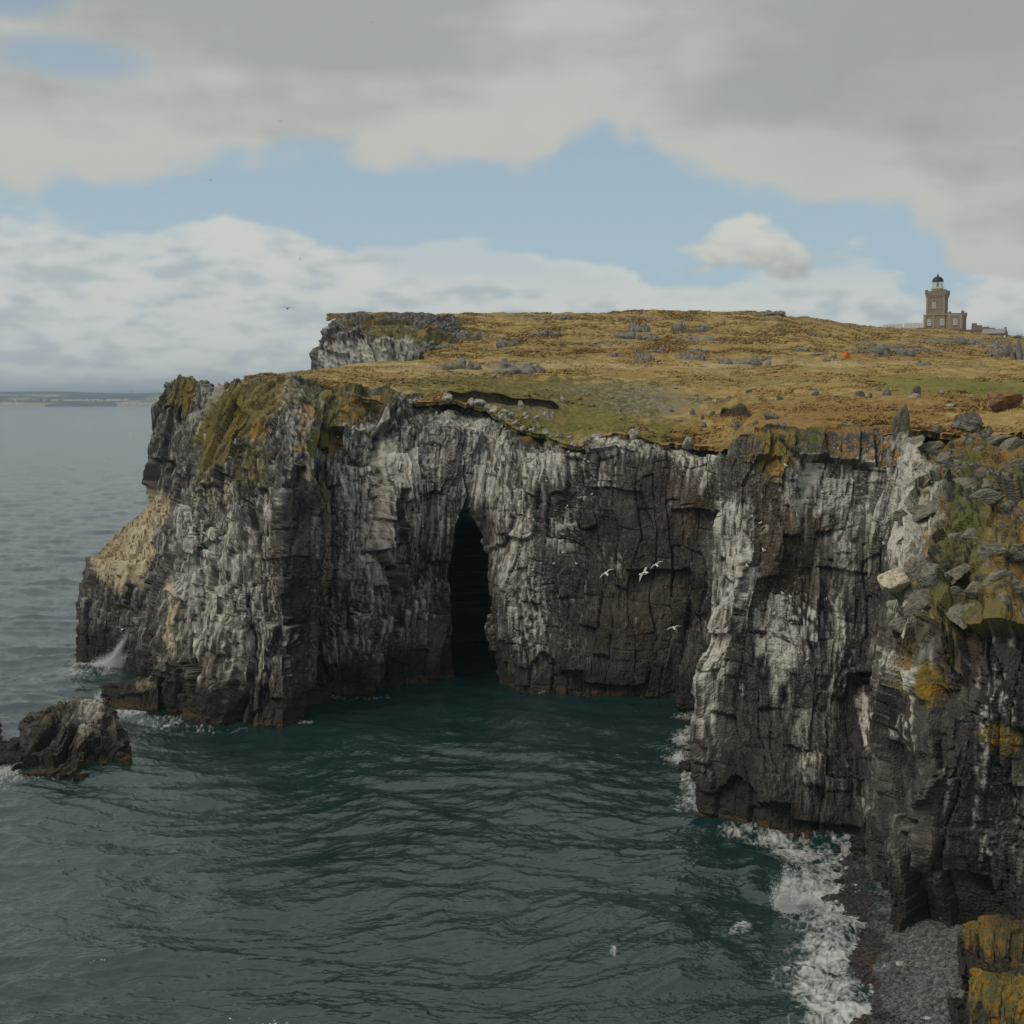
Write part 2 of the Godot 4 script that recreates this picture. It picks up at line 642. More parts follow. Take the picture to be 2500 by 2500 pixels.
			if opt.has("keep") and c % 5 == 0 and j % 5 == 0 and v.x > 24.0 and v.y > 14.0:
				surface.append(moved[at])
	# stains: droppings gather on ledges and run down the face below them
	var colors := PackedColorArray()
	colors.resize(n)
	var white_base: float = opt.get("white", 0.25)
	var green_top: float = opt.get("top_y", 99.0)
	for c in cols:
		var spread := 0.0
		var streak_off := hash2(c / 3, 5)
		for jj in rows:
			var j := rows - 1 - jj
			var at := j * cols + c
			var v := moved[at]
			var a := s[c] + shear * v.y
			var ledge := 0.0
			if j < rows - 1:
				var up := moved[at + cols]
				var run := Vector2(v.x - up.x, v.z - up.z).length()
				var drop := up.y - v.y
				var outward := v.z - up.z > -0.02
				if run > 0.75 * absf(drop) and outward:
					ledge = clampf(run / step * 0.8, 0.0, 1.6)
					if ledge > 1.0 and v.y > 3.0 and (c * 7 + j * 3) % 5 == 0 and step < 0.2 and step > 0.12:
						ledges.append(v)
			var nz := n_a.get_noise_2d(a * 0.19 + 5.0, v.y * 0.14)
			var nf := n_a.get_noise_2d(a * 1.3, v.y * 1.1 + 8.0)
			var streak := n_e.get_noise_2d(a * 1.7, v.y * 0.24) * 0.6 + n_e.get_noise_2d(a * 4.5 + 3.0, v.y * 0.6) * 0.4
			if level[at] > 0.5:
				nf = n_a.get_noise_2d(v.x * 1.1, v.z * 1.1 + 8.0)
				streak = n_e.get_noise_2d(v.x * 1.7, v.z * 1.3) * 0.6
			var white := white_base
			var cream := 0.0
			var olive := 0.0
			var orange := 0.0
			var brown := 0.0
			var turf := 0.0
			if level[at] > 0.6 and opt.has("keep") and v.x > 24.0:
				turf = 0.34
			var soil := 0.0
			var wash := 0.0
			var bare := 0.0
			for q in patches:
				var dx: float = (v.x - q[1]) * q[3]
				if dx > 1.25 or dx < -1.25:
					continue
				var dy: float = (v.y - q[2]) * q[4]
				var dd := dx * dx + dy * dy
				if dd > 1.6 or absf(v.z - q[6]) > 9.0:
					continue
				var m: float = q[5] * smoothstep(1.5, 0.25, dd + nz * 0.55 + nf * 0.25)
				match q[0]:
					"w": white = maxf(white, m * 0.85)
					"k": white *= 1.0 - m
					"c": cream = maxf(cream, m)
					"o": olive = maxf(olive, m)
					"y": orange = maxf(orange, m)
					"b": brown = maxf(brown, m)
					"d": bare = maxf(bare, m)
					"g": wash = maxf(wash, m * 0.85)
					"t": turf = maxf(turf, m)
					"s": soil = maxf(soil, m)
			white *= (1.0 - 0.85 * minf(olive, 1.0)) * (1.0 - 0.8 * bare)
			if ledge > 0.25:
				var take := white * ledge * (0.75 + nf)
				if take > spread:
					spread = minf(take, 1.5)
			else:
				spread *= 1.0 - minf(0.4, step / maxf(0.5, 1.2 + 4.0 * white + 1.5 * streak))
			var wet := smoothstep(5.5, 1.5, v.y + nz * 3.0)
			# bare rock
			var t := 0.5 + nz * 0.9 + nf * 0.35
			var col := Color(0.036, 0.036, 0.034).lerp(Color(0.092, 0.085, 0.073), clampf(t, 0.0, 1.0))
			col = col.lerp(Color(0.13, 0.083, 0.048), clampf(brown * (0.6 + nf), 0.0, 0.9))
			var grey := n_a.get_noise_2d(a * 0.45 + 60.0, v.y * 0.09)
			col = col.lerp(Color(0.18, 0.176, 0.16), clampf((grey + white * 0.7 - 0.3) * 1.3, 0.0, 0.6) * (1.0 - wet) * (1.0 - 0.8 * bare))
			if olive > 0.0:
				var lich := clampf((olive + nf * 0.75 + streak * 0.2 - 0.28) * 2.2, 0.0, 1.0)
				col = col.lerp(Color(0.165, 0.142, 0.055).lerp(Color(0.21, 0.165, 0.035), clampf(0.5 + nz * 2.0, 0, 1)), lich * 0.85)
			if orange > 0.0:
				col = col.lerp(Color(0.36, 0.185, 0.022), clampf((orange + nf * 1.1 + n_a.get_noise_2d(a * 3.5, v.y * 3.0) * 0.8 - 0.45) * 2.5, 0.0, 0.85))
			var fleck := n_e.get_noise_2d(a * 5.3, v.y * 4.1)
			var wv := clampf((spread - 0.12 + streak * 0.55 + nf * 0.25) * 1.5, 0.0, 1.0) * clampf(spread * 3.0, 0.0, 1.0)
			wv = maxf(wv, clampf((fleck - 0.52) * 6.0, 0.0, 0.75) * clampf(white * 2.2, 0.0, 1.0))
			var broad := clampf((streak * 0.9 + nf * 0.5 + grey * 0.8 + white - 0.98) * 1.9, 0.0, 0.8)
			wv = maxf(wv, broad * (1.0 - olive * 0.85) * (1.0 - wet))
			col = col.lerp(Color(0.47, 0.455, 0.40).lerp(Color(0.62, 0.605, 0.55), clampf(0.5 + nf, 0, 1)), wv * (1.0 - wet * 0.8))
			if wash > 0.0:
				var ws := clampf((wash + nf * 0.9 + streak * 0.55 - 0.42) * 2.2, 0.0, 1.0)
				col = col.lerp(Color(0.50, 0.485, 0.43).lerp(Color(0.62, 0.6, 0.55), clampf(0.5 + nf, 0, 1)), ws * 0.95)
			if cream > 0.0:
				var cr := clampf((cream + nf * 0.45 + streak * 0.35 - 0.25) * 2.0, 0.0, 1.0)
				col = col.lerp(Color(0.50, 0.415, 0.265).lerp(Color(0.60, 0.53, 0.39), clampf(0.5 + nz * 1.5 + nf * 0.6, 0, 1)), cr * 0.95)
			if crack[at] > 0.5:
				col = col.lerp(Color(0.05, 0.048, 0.042), 0.35)
			if turf > 0.0:
				var tf := clampf((turf + nf * 0.8 - 0.3) * 3.0, 0.0, 1.0)
				col = col.lerp(Color(0.115, 0.12, 0.042).lerp(Color(0.26, 0.165, 0.06), clampf(0.5 + nz * 2.5, 0, 1)), tf)
			if soil > 0.0:
				col = col.lerp(Color(0.032, 0.026, 0.02), clampf((soil + nf * 0.5 - 0.2) * 3.0, 0.0, 1.0))
			# bare black zone above the weed line, brown weed at the foot
			if wet > 0.0:
				col = col.lerp(Color(0.036, 0.033, 0.029), wet * 0.75)
			var weed := smoothstep(0.8, 0.5, v.y + nf * 0.3)
			if weed > 0.0:
				col = col.lerp(Color(0.085, 0.062, 0.036), weed * 0.7)
			colors[at] = col
	say("sheet %d x %d" % [cols, rows])
	return grid_mesh(moved, cols, rows, colors, false)


func rib(rough: float, block: float, foot: Vector3, pts: Array) -> Array:
	var below := foot
	below.y = -1.5
	var out := [below, foot + Vector3(0, 0.25, 0)]
	for a in pts:
		out.append(unproject(a[0], a[1], a[2]))
	# no two neighbouring ribs break their slope at the same height
	for k in range(2, out.size() - 3):
		var h := hash2(int(foot.x * 37.0), k * 11 + 3) - 0.5
		out[k] = out[k].lerp(out[k + 1] if h > 0.0 else out[k - 1], absf(h) * 0.9) + Vector3(0, 0, hash2(int(foot.x * 53.0), k) - 0.5) * 0.9 * rough
	return [rough, block, out]


func build_bay_cliff() -> void:
	var ribs := [
		rib(0.7, 0.8, Vector3(-61, 0, -214), [[210, 1500, 214], [224, 1390, 214], [255, 1340, 214], [390, 1222, 215], [404, 1010, 214], [430, 950, 214], [440, 1000, 225]]),
		rib(0.8, 0.8, on_sea(206, 1612), [[214, 1500, 180], [228, 1385, 182], [264, 1330, 187], [402, 1215, 203], [403, 1000, 205], [425, 938, 207], [440, 990, 222]]),
		rib(0.8, 0.9, on_sea(268, 1614), [[275, 1500, 179], [287, 1375, 181.5], [322, 1310, 187], [430, 1195, 202], [440, 1010, 203], [448, 922, 205], [460, 985, 220]]),
		rib(0.8, 1.0, on_sea(338, 1628), [[346, 1500, 176], [352, 1385, 178], [378, 1300, 184], [456, 1185, 199], [478, 1020, 200], [496, 930, 203], [516, 990, 217]]),
		rib(0.8, 1.0, on_sea(372, 1728), [[379, 1580, 151.5], [424, 1430, 154], [450, 1300, 156.5], [470, 1190, 160], [505, 1040, 166], [522, 986, 171], [530, 1000, 190]]),
		rib(0.85, 1.1, on_sea(455, 1740), [[457, 1580, 149], [470, 1400, 151], [482, 1260, 153], [500, 1150, 157], [532, 1030, 162], [556, 935, 167], [575, 955, 184]]),
		rib(0.85, 1.1, on_sea(600, 1773), [[592, 1580, 142.6], [586, 1400, 145], [590, 1250, 148], [602, 1130, 152], [615, 1030, 157], [632, 930, 167], [650, 945, 182]]),
		rib(0.85, 0.9, on_sea(690, 1780), [[690, 1580, 141.5], [690, 1400, 143], [690, 1250, 145], [690, 1120, 148], [692, 1015, 153], [722, 922, 168], [740, 940, 182]]),
		rib(0.6, 0.5, on_sea(764, 1752), [[764, 1580, 145.5], [762, 1400, 146.5], [756, 1270, 147.5], [754, 1150, 149], [750, 1070, 153], [775, 935, 172], [790, 945, 186]]),
		rib(0.6, 0.6, on_sea(742, 1698), [[742, 1580, 158.5], [740, 1400, 160], [738, 1280, 161], [742, 1150, 162], [760, 1060, 163], [800, 950, 173], [810, 950, 186]]),
		rib(1.1, 0.9, on_sea(850, 1690), [[850, 1560, 158.5], [850, 1400, 159.5], [850, 1250, 160.5], [850, 1130, 162], [852, 1040, 165], [865, 968, 172], [870, 965, 184]]),
		rib(1.2, 0.9, on_sea(980, 1673), [[980, 1560, 163], [980, 1400, 164], [980, 1250, 165], [980, 1130, 166.5], [980, 1045, 169], [985, 990, 174], [990, 975, 186]]),
		rib(0.6, 0.7, on_sea(1085, 1664), [[1088, 1560, 165], [1090, 1400, 166], [1094, 1250, 167], [1098, 1130, 168.5], [1100, 1035, 171], [1105, 990, 179], [1110, 965, 190]]),
		rib(0.45, 0.5, on_sea(1165, 1662), [[1160, 1560, 166], [1155, 1400, 167], [1150, 1250, 168], [1165, 1140, 169.5], [1180, 1050, 172.5], [1195, 1002, 180], [1200, 975, 192]]),
		rib(0.5, 0.5, on_sea(1245, 1682), [[1240, 1560, 161.5], [1238, 1400, 163], [1238, 1260, 165], [1245, 1160, 167], [1255, 1098, 169.5], [1270, 1064, 173], [1275, 1050, 182]]),
		rib(0.7, 0.45, on_sea(1400, 1697), [[1400, 1560, 158.5], [1400, 1400, 160], [1400, 1270, 161.5], [1395, 1160, 163], [1392, 1116, 164.5], [1398, 1094, 167], [1400, 1088, 178]]),
		rib(0.6, 0.35, on_sea(1520, 1704), [[1520, 1560, 156.5], [1520, 1400, 158], [1515, 1270, 159.5], [1508, 1160, 161], [1505, 1090, 162.5], [1505, 1064, 165], [1510, 1060, 178]]),
		rib(0.6, 0.35, on_sea(1640, 1707), [[1640, 1560, 155.5], [1642, 1400, 157], [1645, 1270, 158.5], [1648, 1170, 160], [1650, 1114, 161.5], [1652, 1092, 164], [1655, 1086, 176]]),
		rib(0.7, 0.4, on_sea(1735, 1712), [[1735, 1560, 153.5], [1738, 1400, 155], [1740, 1270, 156], [1742, 1180, 157], [1742, 1120, 158], [1742, 1098, 160], [1745, 1090, 172]]),
		rib(0.7, 0.4, on_sea(1812, 1722), [[1812, 1560, 149], [1812, 1400, 150], [1812, 1270, 150.5], [1812, 1180, 151], [1812, 1120, 151.5], [1812, 1092, 153], [1815, 1085, 160]]),
	]
	var patches := make_patches([
		["c", 330, 1310, 135, 110, 185, 1.3], ["c", 340, 1310, 135, 110, 200, 1.3], ["c", 440, 1240, 50, 70, 190, 1.1], ["c", 300, 1400, 80, 50, 179, 0.55], ["c", 395, 1480, 28, 75, 151, 0.8], ["c", 400, 1570, 45, 30, 150, 0.6],
		["c", 778, 1290, 24, 150, 158, 0.95], ["c", 782, 1420, 22, 60, 158, 0.6], ["c", 520, 1200, 70, 40, 154, 0.35], ["c", 640, 1450, 60, 160, 144, 0.15],
		["o", 560, 1030, 170, 105, 163, 1.0], ["o", 640, 960, 110, 60, 165, 0.8], ["o", 455, 960, 60, 55, 204, 0.9], ["o", 850, 960, 110, 80, 168, 1.0], ["o", 500, 1110, 70, 70, 160, 0.7], ["o", 620, 1130, 60, 60, 153, 0.6],
		["y", 728, 1010, 22, 34, 153, 0.75], ["y", 640, 1050, 28, 34, 156, 0.65], ["y", 740, 1090, 22, 12, 153, 0.8], ["y", 860, 1010, 30, 40, 167, 0.5], ["y", 470, 965, 14, 16, 204, 0.7], ["y", 745, 1045, 18, 30, 153, 0.6],
		["t", 800, 1075, 30, 45, 161, 0.8], ["t", 1330, 1060, 70, 26, 170, 0.9], ["t", 1180, 1010, 60, 14, 178, 0.5],
		["w", 500, 1380, 130, 230, 149, 0.62], ["w", 620, 1450, 70, 260, 144, 0.55], ["w", 450, 1250, 70, 90, 154, 0.6], ["d", 728, 1330, 36, 330, 146, 1.0], ["d", 640, 1160, 60, 40, 150, 0.5], ["w", 640, 1230, 40, 70, 147, 0.7],
		["w", 900, 1280, 130, 170, 161, 0.66], ["w", 1040, 1180, 110, 160, 167, 0.72], ["w", 960, 1480, 110, 140, 163, 0.5], ["w", 870, 1080, 100, 60, 165, 0.75], ["w", 830, 1560, 50, 90, 158, 0.45],
		["w", 1190, 1130, 90, 90, 170, 0.85], ["w", 1250, 1300, 60, 160, 164, 0.62], ["w", 1330, 1130, 110, 40, 165, 0.8], ["w", 1290, 1480, 60, 130, 162, 0.62], ["w", 1380, 1290, 50, 60, 161, 0.7], ["w", 1450, 1200, 90, 70, 161, 0.5], ["w", 1560, 1085, 130, 30, 162, 0.6], ["w", 1690, 1130, 60, 60, 158, 0.7], ["w", 1500, 1390, 20, 50, 158, 0.7],
		["d", 1560, 1360, 190, 250, 158, 0.8], ["d", 1080, 1560, 40, 160, 163, 0.6], ["k", 1560, 1600, 190, 110, 156, 0.8], ["k", 1080, 1640, 200, 50, 162, 0.7],
		["b", 1690, 1200, 60, 120, 158, 0.7], ["b", 1560, 1480, 160, 140, 157, 0.4], ["b", 470, 1650, 120, 90, 148, 0.5], ["b", 640, 1690, 110, 80, 143, 0.4],
		["s", 1180, 978, 95, 13, 182, 1.0], ["s", 1290, 990, 60, 12, 182, 0.8],
		["w", 1150, 1020, 110, 26, 175, 0.6],
		["g", 1560, 1076, 120, 12, 163, 0.8], ["g", 1690, 1110, 50, 22, 160, 0.8], ["g", 1380, 1283, 34, 14, 162, 0.85], ["g", 1200, 1110, 60, 40, 170, 0.55], ["g", 1295, 1480, 36, 110, 162, 0.5], ["g", 1250, 1240, 40, 60, 166, 0.5], ["g", 870, 1075, 60, 34, 165, 0.6], ["g", 1000, 1215, 50, 40, 166, 0.55], ["g", 900, 1330, 60, 30, 161, 0.5], ["g", 1020, 1130, 50, 30, 168, 0.6], ["g", 960, 1040, 60, 24, 170, 0.55], ["g", 1470, 1175, 40, 20, 161, 0.5], ["g", 1512, 1390, 12, 34, 158, 0.7], ["g", 640, 1240, 30, 30, 147, 0.7], ["g", 600, 1350, 50, 60, 146, 0.45], ["g", 520, 1420, 60, 60, 149, 0.45], ["g", 560, 1560, 60, 60, 145, 0.4], ["g", 640, 1610, 40, 60, 143, 0.4], ["g", 700, 1560, 30, 20, 142, 0.5], ["g", 840, 1260, 30, 60, 160, 0.5], ["g", 1120, 1050, 60, 20, 172, 0.5],
	])
	var o := obj("bay_cliff", cliff_sheet(ribs, 0.15, patches, {"cave": true, "steps": 0.85, "white": 0.2, "seed": 3.0, "shear": -0.05, "big": 1.5}), mats.rock)
	structure(o, "dark sea cliff streaked white with bird droppings around the bay with a tall black cave", "cliff")


func build_right_cliff() -> void:
	var g := func(rough: float, block: float, foot: Vector3, pts: Array) -> Array: return rib(rough, block, foot, pts)
	var ribs := [
		g.call(0.7, 0.5, on_sea(1765, 1722), [[1775, 1600, 150], [1785, 1450, 150], [1792, 1300, 150], [1800, 1180, 150], [1806, 1110, 150], [1812, 1088, 152], [1820, 1080, 160]]),
		g.call(0.55, 0.45, on_sea(1706, 1992), [[1706, 1770, 111], [1722, 1560, 112], [1742, 1400, 113], [1764, 1250, 114], [1788, 1120, 115.5], [1802, 1074, 117], [1830, 1064, 124]]),
		g.call(0.8, 0.6, on_sea(1785, 2014), [[1792, 1770, 109.5], [1800, 1560, 111], [1812, 1400, 112], [1824, 1250, 113], [1838, 1120, 114.5], [1850, 1070, 116], [1870, 1060, 124]]),
		g.call(0.9, 0.6, on_sea(1880, 2036), [[1882, 1770, 108], [1886, 1560, 110.5], [1892, 1400, 112.5], [1900, 1250, 113.5], [1908, 1120, 114.5], [1915, 1068, 116], [1925, 1056, 124]]),
		g.call(0.9, 0.6, on_sea(1980, 2050), [[1982, 1770, 106.5], [1988, 1560, 109], [1994, 1400, 112], [2000, 1250, 113.5], [2008, 1120, 114.5], [2014, 1062, 116.5], [2020, 1050, 124]]),
		g.call(0.9, 0.6, on_sea(2080, 2056), [[2082, 1800, 106.5], [2086, 1600, 109], [2092, 1420, 112], [2100, 1260, 113], [2110, 1130, 114], [2118, 1062, 116], [2130, 1048, 124]]),
		g.call(0.5, 0.35, on_sea(2128, 2080), [[2132, 1850, 104.5], [2146, 1650, 107.5], [2160, 1450, 110.5], [2182, 1290, 111.5], [2215, 1150, 112.5], [2232, 1068, 114.5], [2240, 1042, 124]]),
		g.call(0.7, 0.7, on_sea(2178, 2205, 1.2), [[2142, 2020, 87.5], [2140, 1800, 90], [2166, 1620, 92], [2196, 1455, 94], [2222, 1330, 100], [2250, 1200, 107], [2280, 1060, 118]]),
		g.call(1.3, 0.95, on_sea(2270, 2226, 1.8), [[2262, 2040, 83], [2262, 1820, 85], [2272, 1640, 86.5], [2284, 1500, 88.5], [2306, 1350, 95.5], [2325, 1215, 104], [2345, 1055, 118]]),
		g.call(1.3, 0.95, on_sea(2380, 2252, 2.2), [[2376, 2060, 81.5], [2378, 1840, 83], [2384, 1660, 84.5], [2390, 1480, 86.5], [2406, 1330, 94], [2424, 1195, 103], [2440, 1048, 117]]),
		g.call(1.3, 0.95, on_sea(2490, 2270, 2.6), [[2492, 2070, 80.5], [2494, 1850, 82], [2498, 1680, 83], [2502, 1470, 85], [2512, 1310, 93], [2524, 1180, 102], [2535, 1045, 116]]),
		g.call(0.85, 0.55, on_sea(2680, 2330, 3.0), [[2680, 2070, 78], [2680, 1850, 80], [2680, 1680, 81], [2680, 1470, 83], [2685, 1310, 91], [2690, 1180, 100], [2690, 1045, 115]]),
	]
	var patches := make_patches([
		["w", 1800, 1260, 50, 60, 113, 0.95], ["w", 1800, 1400, 50, 110, 112, 0.85], ["w", 1750, 1560, 34, 120, 111, 0.8], ["w", 1725, 1680, 28, 120, 111, 0.8], ["w", 1960, 1170, 80, 70, 114, 0.95], ["w", 2060, 1260, 45, 200, 113, 0.72], ["w", 2150, 1180, 80, 110, 113, 0.8], ["w", 1900, 1520, 70, 80, 111, 0.95], ["w", 1965, 1500, 60, 60, 110, 0.85], ["w", 2060, 1560, 40, 170, 109, 0.85], ["w", 2130, 1780, 24, 110, 105, 1.0], ["w", 2110, 1980, 36, 60, 105, 0.75], ["w", 1975, 1850, 30, 150, 106, 0.5], ["w", 2240, 1150, 40, 110, 112, 0.85], ["w", 2190, 1420, 40, 40, 95, 0.9], ["w", 2180, 1630, 40, 70, 91, 0.85], ["w", 2400, 1850, 20, 250, 83, 0.5],
		["g", 1800, 1255, 40, 30, 113, 0.8], ["g", 1790, 1345, 44, 26, 112.5, 0.95], ["g", 1800, 1420, 44, 70, 112, 0.55], ["g", 1745, 1560, 16, 70, 111.5, 0.8], ["g", 1716, 1670, 12, 90, 111, 0.75], ["g", 1958, 1165, 60, 30, 114, 0.9], ["g", 1900, 1545, 44, 50, 110.5, 0.8], ["g", 1960, 1500, 50, 22, 110, 0.7], ["g", 2130, 1780, 14, 90, 105, 1.0], ["g", 2108, 1985, 24, 40, 105, 0.7], ["g", 2120, 1115, 50, 24, 114, 0.7], ["g", 2060, 1560, 22, 120, 109, 0.55], ["g", 2180, 1620, 24, 26, 91.5, 0.7], ["g", 2244, 1150, 18, 60, 112, 0.5], ["g", 1812, 1690, 6, 24, 109, 0.8], ["g", 1972, 1860, 8, 40, 106, 0.7],
		["k", 2330, 1520, 180, 150, 88, 0.9], ["k", 2350, 1300, 180, 190, 98, 0.9], ["d", 1840, 1790, 90, 190, 108, 0.75], ["d", 2090, 1640, 40, 200, 108, 0.8], ["d", 2350, 1850, 140, 330, 83, 0.25], ["g", 2404, 1820, 9, 160, 83, 0.75], ["g", 2396, 2050, 8, 110, 82, 0.65], ["g", 2300, 1930, 8, 70, 84, 0.55], ["g", 2440, 1700, 30, 60, 83, 0.4], ["g", 2470, 1560, 50, 26, 84, 0.55], ["g", 2180, 1760, 16, 60, 90, 0.55], ["k", 2000, 1400, 90, 120, 111, 0.5], ["k", 2080, 1750, 40, 120, 107, 0.8], ["k", 2300, 1900, 110, 250, 84, 0.55], ["k", 2480, 1700, 70, 200, 82, 0.5],
		["b", 1930, 1320, 110, 170, 112, 0.75], ["b", 1870, 1140, 70, 80, 114, 0.5], ["b", 2300, 1560, 90, 100, 87, 0.5], ["b", 2050, 1120, 120, 60, 114, 0.6], 
		["o", 1890, 1120, 60, 60, 114, 0.8], ["o", 2330, 1480, 110, 60, 89, 0.8], ["o", 2390, 1340, 120, 90, 96, 0.75], ["o", 2420, 1450, 90, 50, 87, 0.7], ["o", 1900, 1060, 140, 24, 117, 0.6], ["o", 2430, 1230, 110, 80, 102, 0.45],
		["y", 1890, 1140, 24, 30, 114, 0.6], ["o", 2270, 1670, 44, 60, 87, 1.0], ["y", 2270, 1670, 40, 55, 87, 0.4], ["o", 2440, 1800, 50, 34, 83, 1.3], ["y", 2440, 1800, 42, 30, 83, 0.4], ["y", 2295, 1140, 20, 30, 110, 0.6], ["y", 2240, 1110, 12, 18, 113, 0.6],
		["t", 2450, 1280, 80, 60, 96, 0.6], ["t", 2470, 1110, 120, 46, 110, 0.75], ["t", 2330, 1090, 60, 30, 113, 0.5], ["t", 2400, 1390, 80, 26, 93, 0.65], ["t", 2490, 1390, 60, 40, 91, 0.7], ["t", 1840, 1054, 80, 12, 119, 0.6], ["t", 2060, 1046, 120, 10, 119, 0.8], ["t", 2480, 1200, 70, 24, 102, 0.6],
	])
	var o := obj("cliff", cliff_sheet(ribs, 0.125, patches, {"keep": true, "white": 0.16, "seed": 91.0, "shear": -0.03, "big": 1.0, "size": 0.85}), mats.rock)
	structure(o, "dark columnar cliff buttress above the shingle beach with white stained ledges", "cliff")


func build_far_cliff() -> void:
	var ribs := []
	# [px, foot py, shoulder py, top py]
	for a in [[774, 930, 905, 885, 360], [778, 930, 850, 838, 322], [788, 930, 840, 822, 320], [800, 930, 815, 796, 319], [818, 930, 812, 778, 318], [860, 930, 818, 773, 318], [920, 930, 826, 769, 319], [980, 925, 830, 768, 321], [1030, 915, 846, 769, 324], [1060, 905, 868, 770, 328], [1110, 890, 876, 775, 340]]:
		var d: float = a[4]
		ribs.append([0.9, 0.7, [unproject(a[0], a[1] + 30, d - 1), unproject(a[0] + 1, a[2], d + 2), unproject(a[0] + 6, lerpf(a[2], a[3], 0.6), d + 14), unproject(a[0] + 10, a[3], d + 32), unproject(a[0] + 12, a[3] + 10, d + 60)]])
	var patches := make_patches([
		["g", 880, 872, 130, 44, 319, 1.15], ["g", 960, 848, 80, 26, 322, 1.15], ["w", 800, 880, 60, 45, 319, 0.55], ["k", 775, 860, 18, 60, 320, 0.8],
		["o", 1000, 805, 110, 34, 330, 0.9], ["o", 860, 795, 90, 22, 335, 0.5], ["t", 930, 785, 90, 14, 340, 0.6], ["t", 1080, 810, 60, 40, 340, 0.9],
	])
	var o := obj("distant_cliff", cliff_sheet(ribs, 0.42, patches, {"white": 0.2, "seed": 40.0, "big": 0.9, "size": 1.5, "mid": 0.3}), mats.rock)
	structure(o, "distant grey cliff whitened by nesting birds at the end of the grassy hill", "cliff")


# ---------------------------------------------------------------- grassy top
const NEAR := [
	[520, [[150, 975], [168, 955], [185, 950], [240, 948]]],
	[560, [[150, 965], [168, 945], [185, 938], [240, 935]]],
	[650, [[150, 950], [170, 930], [200, 919], [240, 914]]],
	[760, [[150, 950], [176, 935], [215, 914], [250, 906], [300, 902]]],
	[860, [[150, 980], [172, 965], [190, 942], [215, 920], [260, 900], [300, 892]]],
	[980, [[150, 1000], [175, 985], [190, 955], [215, 925], [260, 895], [300, 880]]],
	[1100, [[150, 1010], [176, 982], [186, 960], [200, 945], [225, 920], [260, 895], [300, 876]]],
	[1260, [[150, 1080], [173, 1048], [181, 1000], [188, 968], [205, 945], [235, 912], [265, 892], [300, 872]]],
	[1400, [[150, 1105], [167, 1082], [185, 1020], [200, 975], [230, 922], [265, 890], [300, 866]]],
	[1500, [[150, 1090], [165, 1061], [185, 1010], [200, 972], [230, 922], [265, 888], [300, 864]]],
	[1650, [[145, 1110], [163, 1084], [180, 1022], [195, 978], [225, 926], [265, 887], [300, 864]]],
	[1760, [[115, 1110], [158, 1094], [175, 1030], [190, 988], [225, 932], [265, 891], [300, 866]]],
	[1850, [[112, 1082], [118, 1066], [140, 1030], [160, 1000], [190, 965], [225, 930], [265, 895], [300, 869]]],
	[2100, [[110, 1078], [117, 1059], [135, 1018], [160, 978], [190, 946], [225, 920], [265, 895], [300, 871]]],
	[2300, [[108, 1078], [116, 1058], [135, 1008], [160, 966], [190, 940], [225, 918], [265, 894], [300, 873]]],
	[2500, [[106, 1068], [114, 1048], [135, 1002], [160, 963], [190, 938], [225, 913], [265, 890], [300, 870]]],
	[2800, [[106, 1068], [114, 1048], [135, 1002], [160, 963], [190, 938], [225, 913], [265, 890], [300, 870]]],
]
const HILL := [
	[780, [[340, 792], [352, 782], [400, 772], [430, 770], [480, 771]]],
	[815, [[340, 785], [352, 776], [400, 770], [430, 769], [480, 770]]],
	[920, [[340, 782], [352, 771], [400, 768], [430, 767], [480, 768]]],
	[1040, [[290, 884], [330, 860], [352, 800], [400, 776], [430, 768], [480, 768]]],
	[1100, [[290, 880], [330, 856], [365, 822], [400, 792], [430, 769], [480, 767]]],
	[1400, [[290, 873], [330, 850], [370, 817], [410, 786], [445, 765], [480, 766]]],
	[1700, [[290, 871], [330, 847], [370, 814], [410, 783], [450, 758], [490, 760]]],
	[1900, [[290, 872], [330, 848], [370, 817], [410, 788], [450, 766], [490, 769]]],
	[1950, [[290, 872], [330, 849], [370, 820], [410, 796], [450, 776], [490, 776]]],
	[2150, [[290, 876], [330, 857], [400, 832], [480, 812], [560, 801], [620, 801]]],
	[2300, [[290, 878], [330, 860], [400, 837], [480, 818], [560, 805], [620, 804]]],
	[2420, [[290, 877], [330, 862], [400, 846], [480, 832], [560, 816], [620, 815]]],
	[2500, [[290, 876], [330, 863], [400, 850], [480, 838], [560, 827], [620, 826]]],
	[2800, [[290, 876], [330, 863], [400, 850], [480, 838], [560, 827], [620, 826]]],
]
const NEAR_EDGE := [[520, 166], [560, 167], [650, 168], [760, 173], [860, 172], [980, 174], [1100, 176], [1180, 177], [1260, 173], [1400, 166.5], [1500, 164.5], [1650, 163.5], [1742, 159.5], [1800, 145], [1815, 124], [1850, 117.5], [2100, 117], [2240, 116], [2500, 114], [2800, 113]]
const NEAR_END := [[520, 190], [560, 192], [650, 220], [760, 255], [860, 300], [2800, 302]]


func column_py(table: Array, px: float, d: float) -> float:
	if px <= table[0][0]:
		return lin(table[0][1], d)
	for i in range(1, table.size()):
		if px < table[i][0]:
			var t: float = (px - table[i - 1][0]) / float(table[i][0] - table[i - 1][0])
			t = lerpf(t, t * t * (3.0 - 2.0 * t), 0.5)
			return lerpf(lin(table[i - 1][1], d), lin(table[i][1], d), t)
	return lin(table[-1][1], d)


func ground_relief(x: float, z: float) -> float:
	return n_a.get_noise_2d(x * 0.07, z * 0.05) * 0.75 + n_a.get_noise_2d(x * 0.3 + 4.0, z * 0.22) * 0.18


func near_ground(px: float, d: float) -> Vector3:
	var v := unproject(px, column_py(NEAR, px, d), d)
	v.y += ground_relief(v.x, v.z)
	return v


func hill_ground(px: float, d: float) -> Vector3:
	var v := unproject(px, column_py(HILL, px, d), d)
	v.y += ground_relief(v.x, v.z) * 1.3
	return v


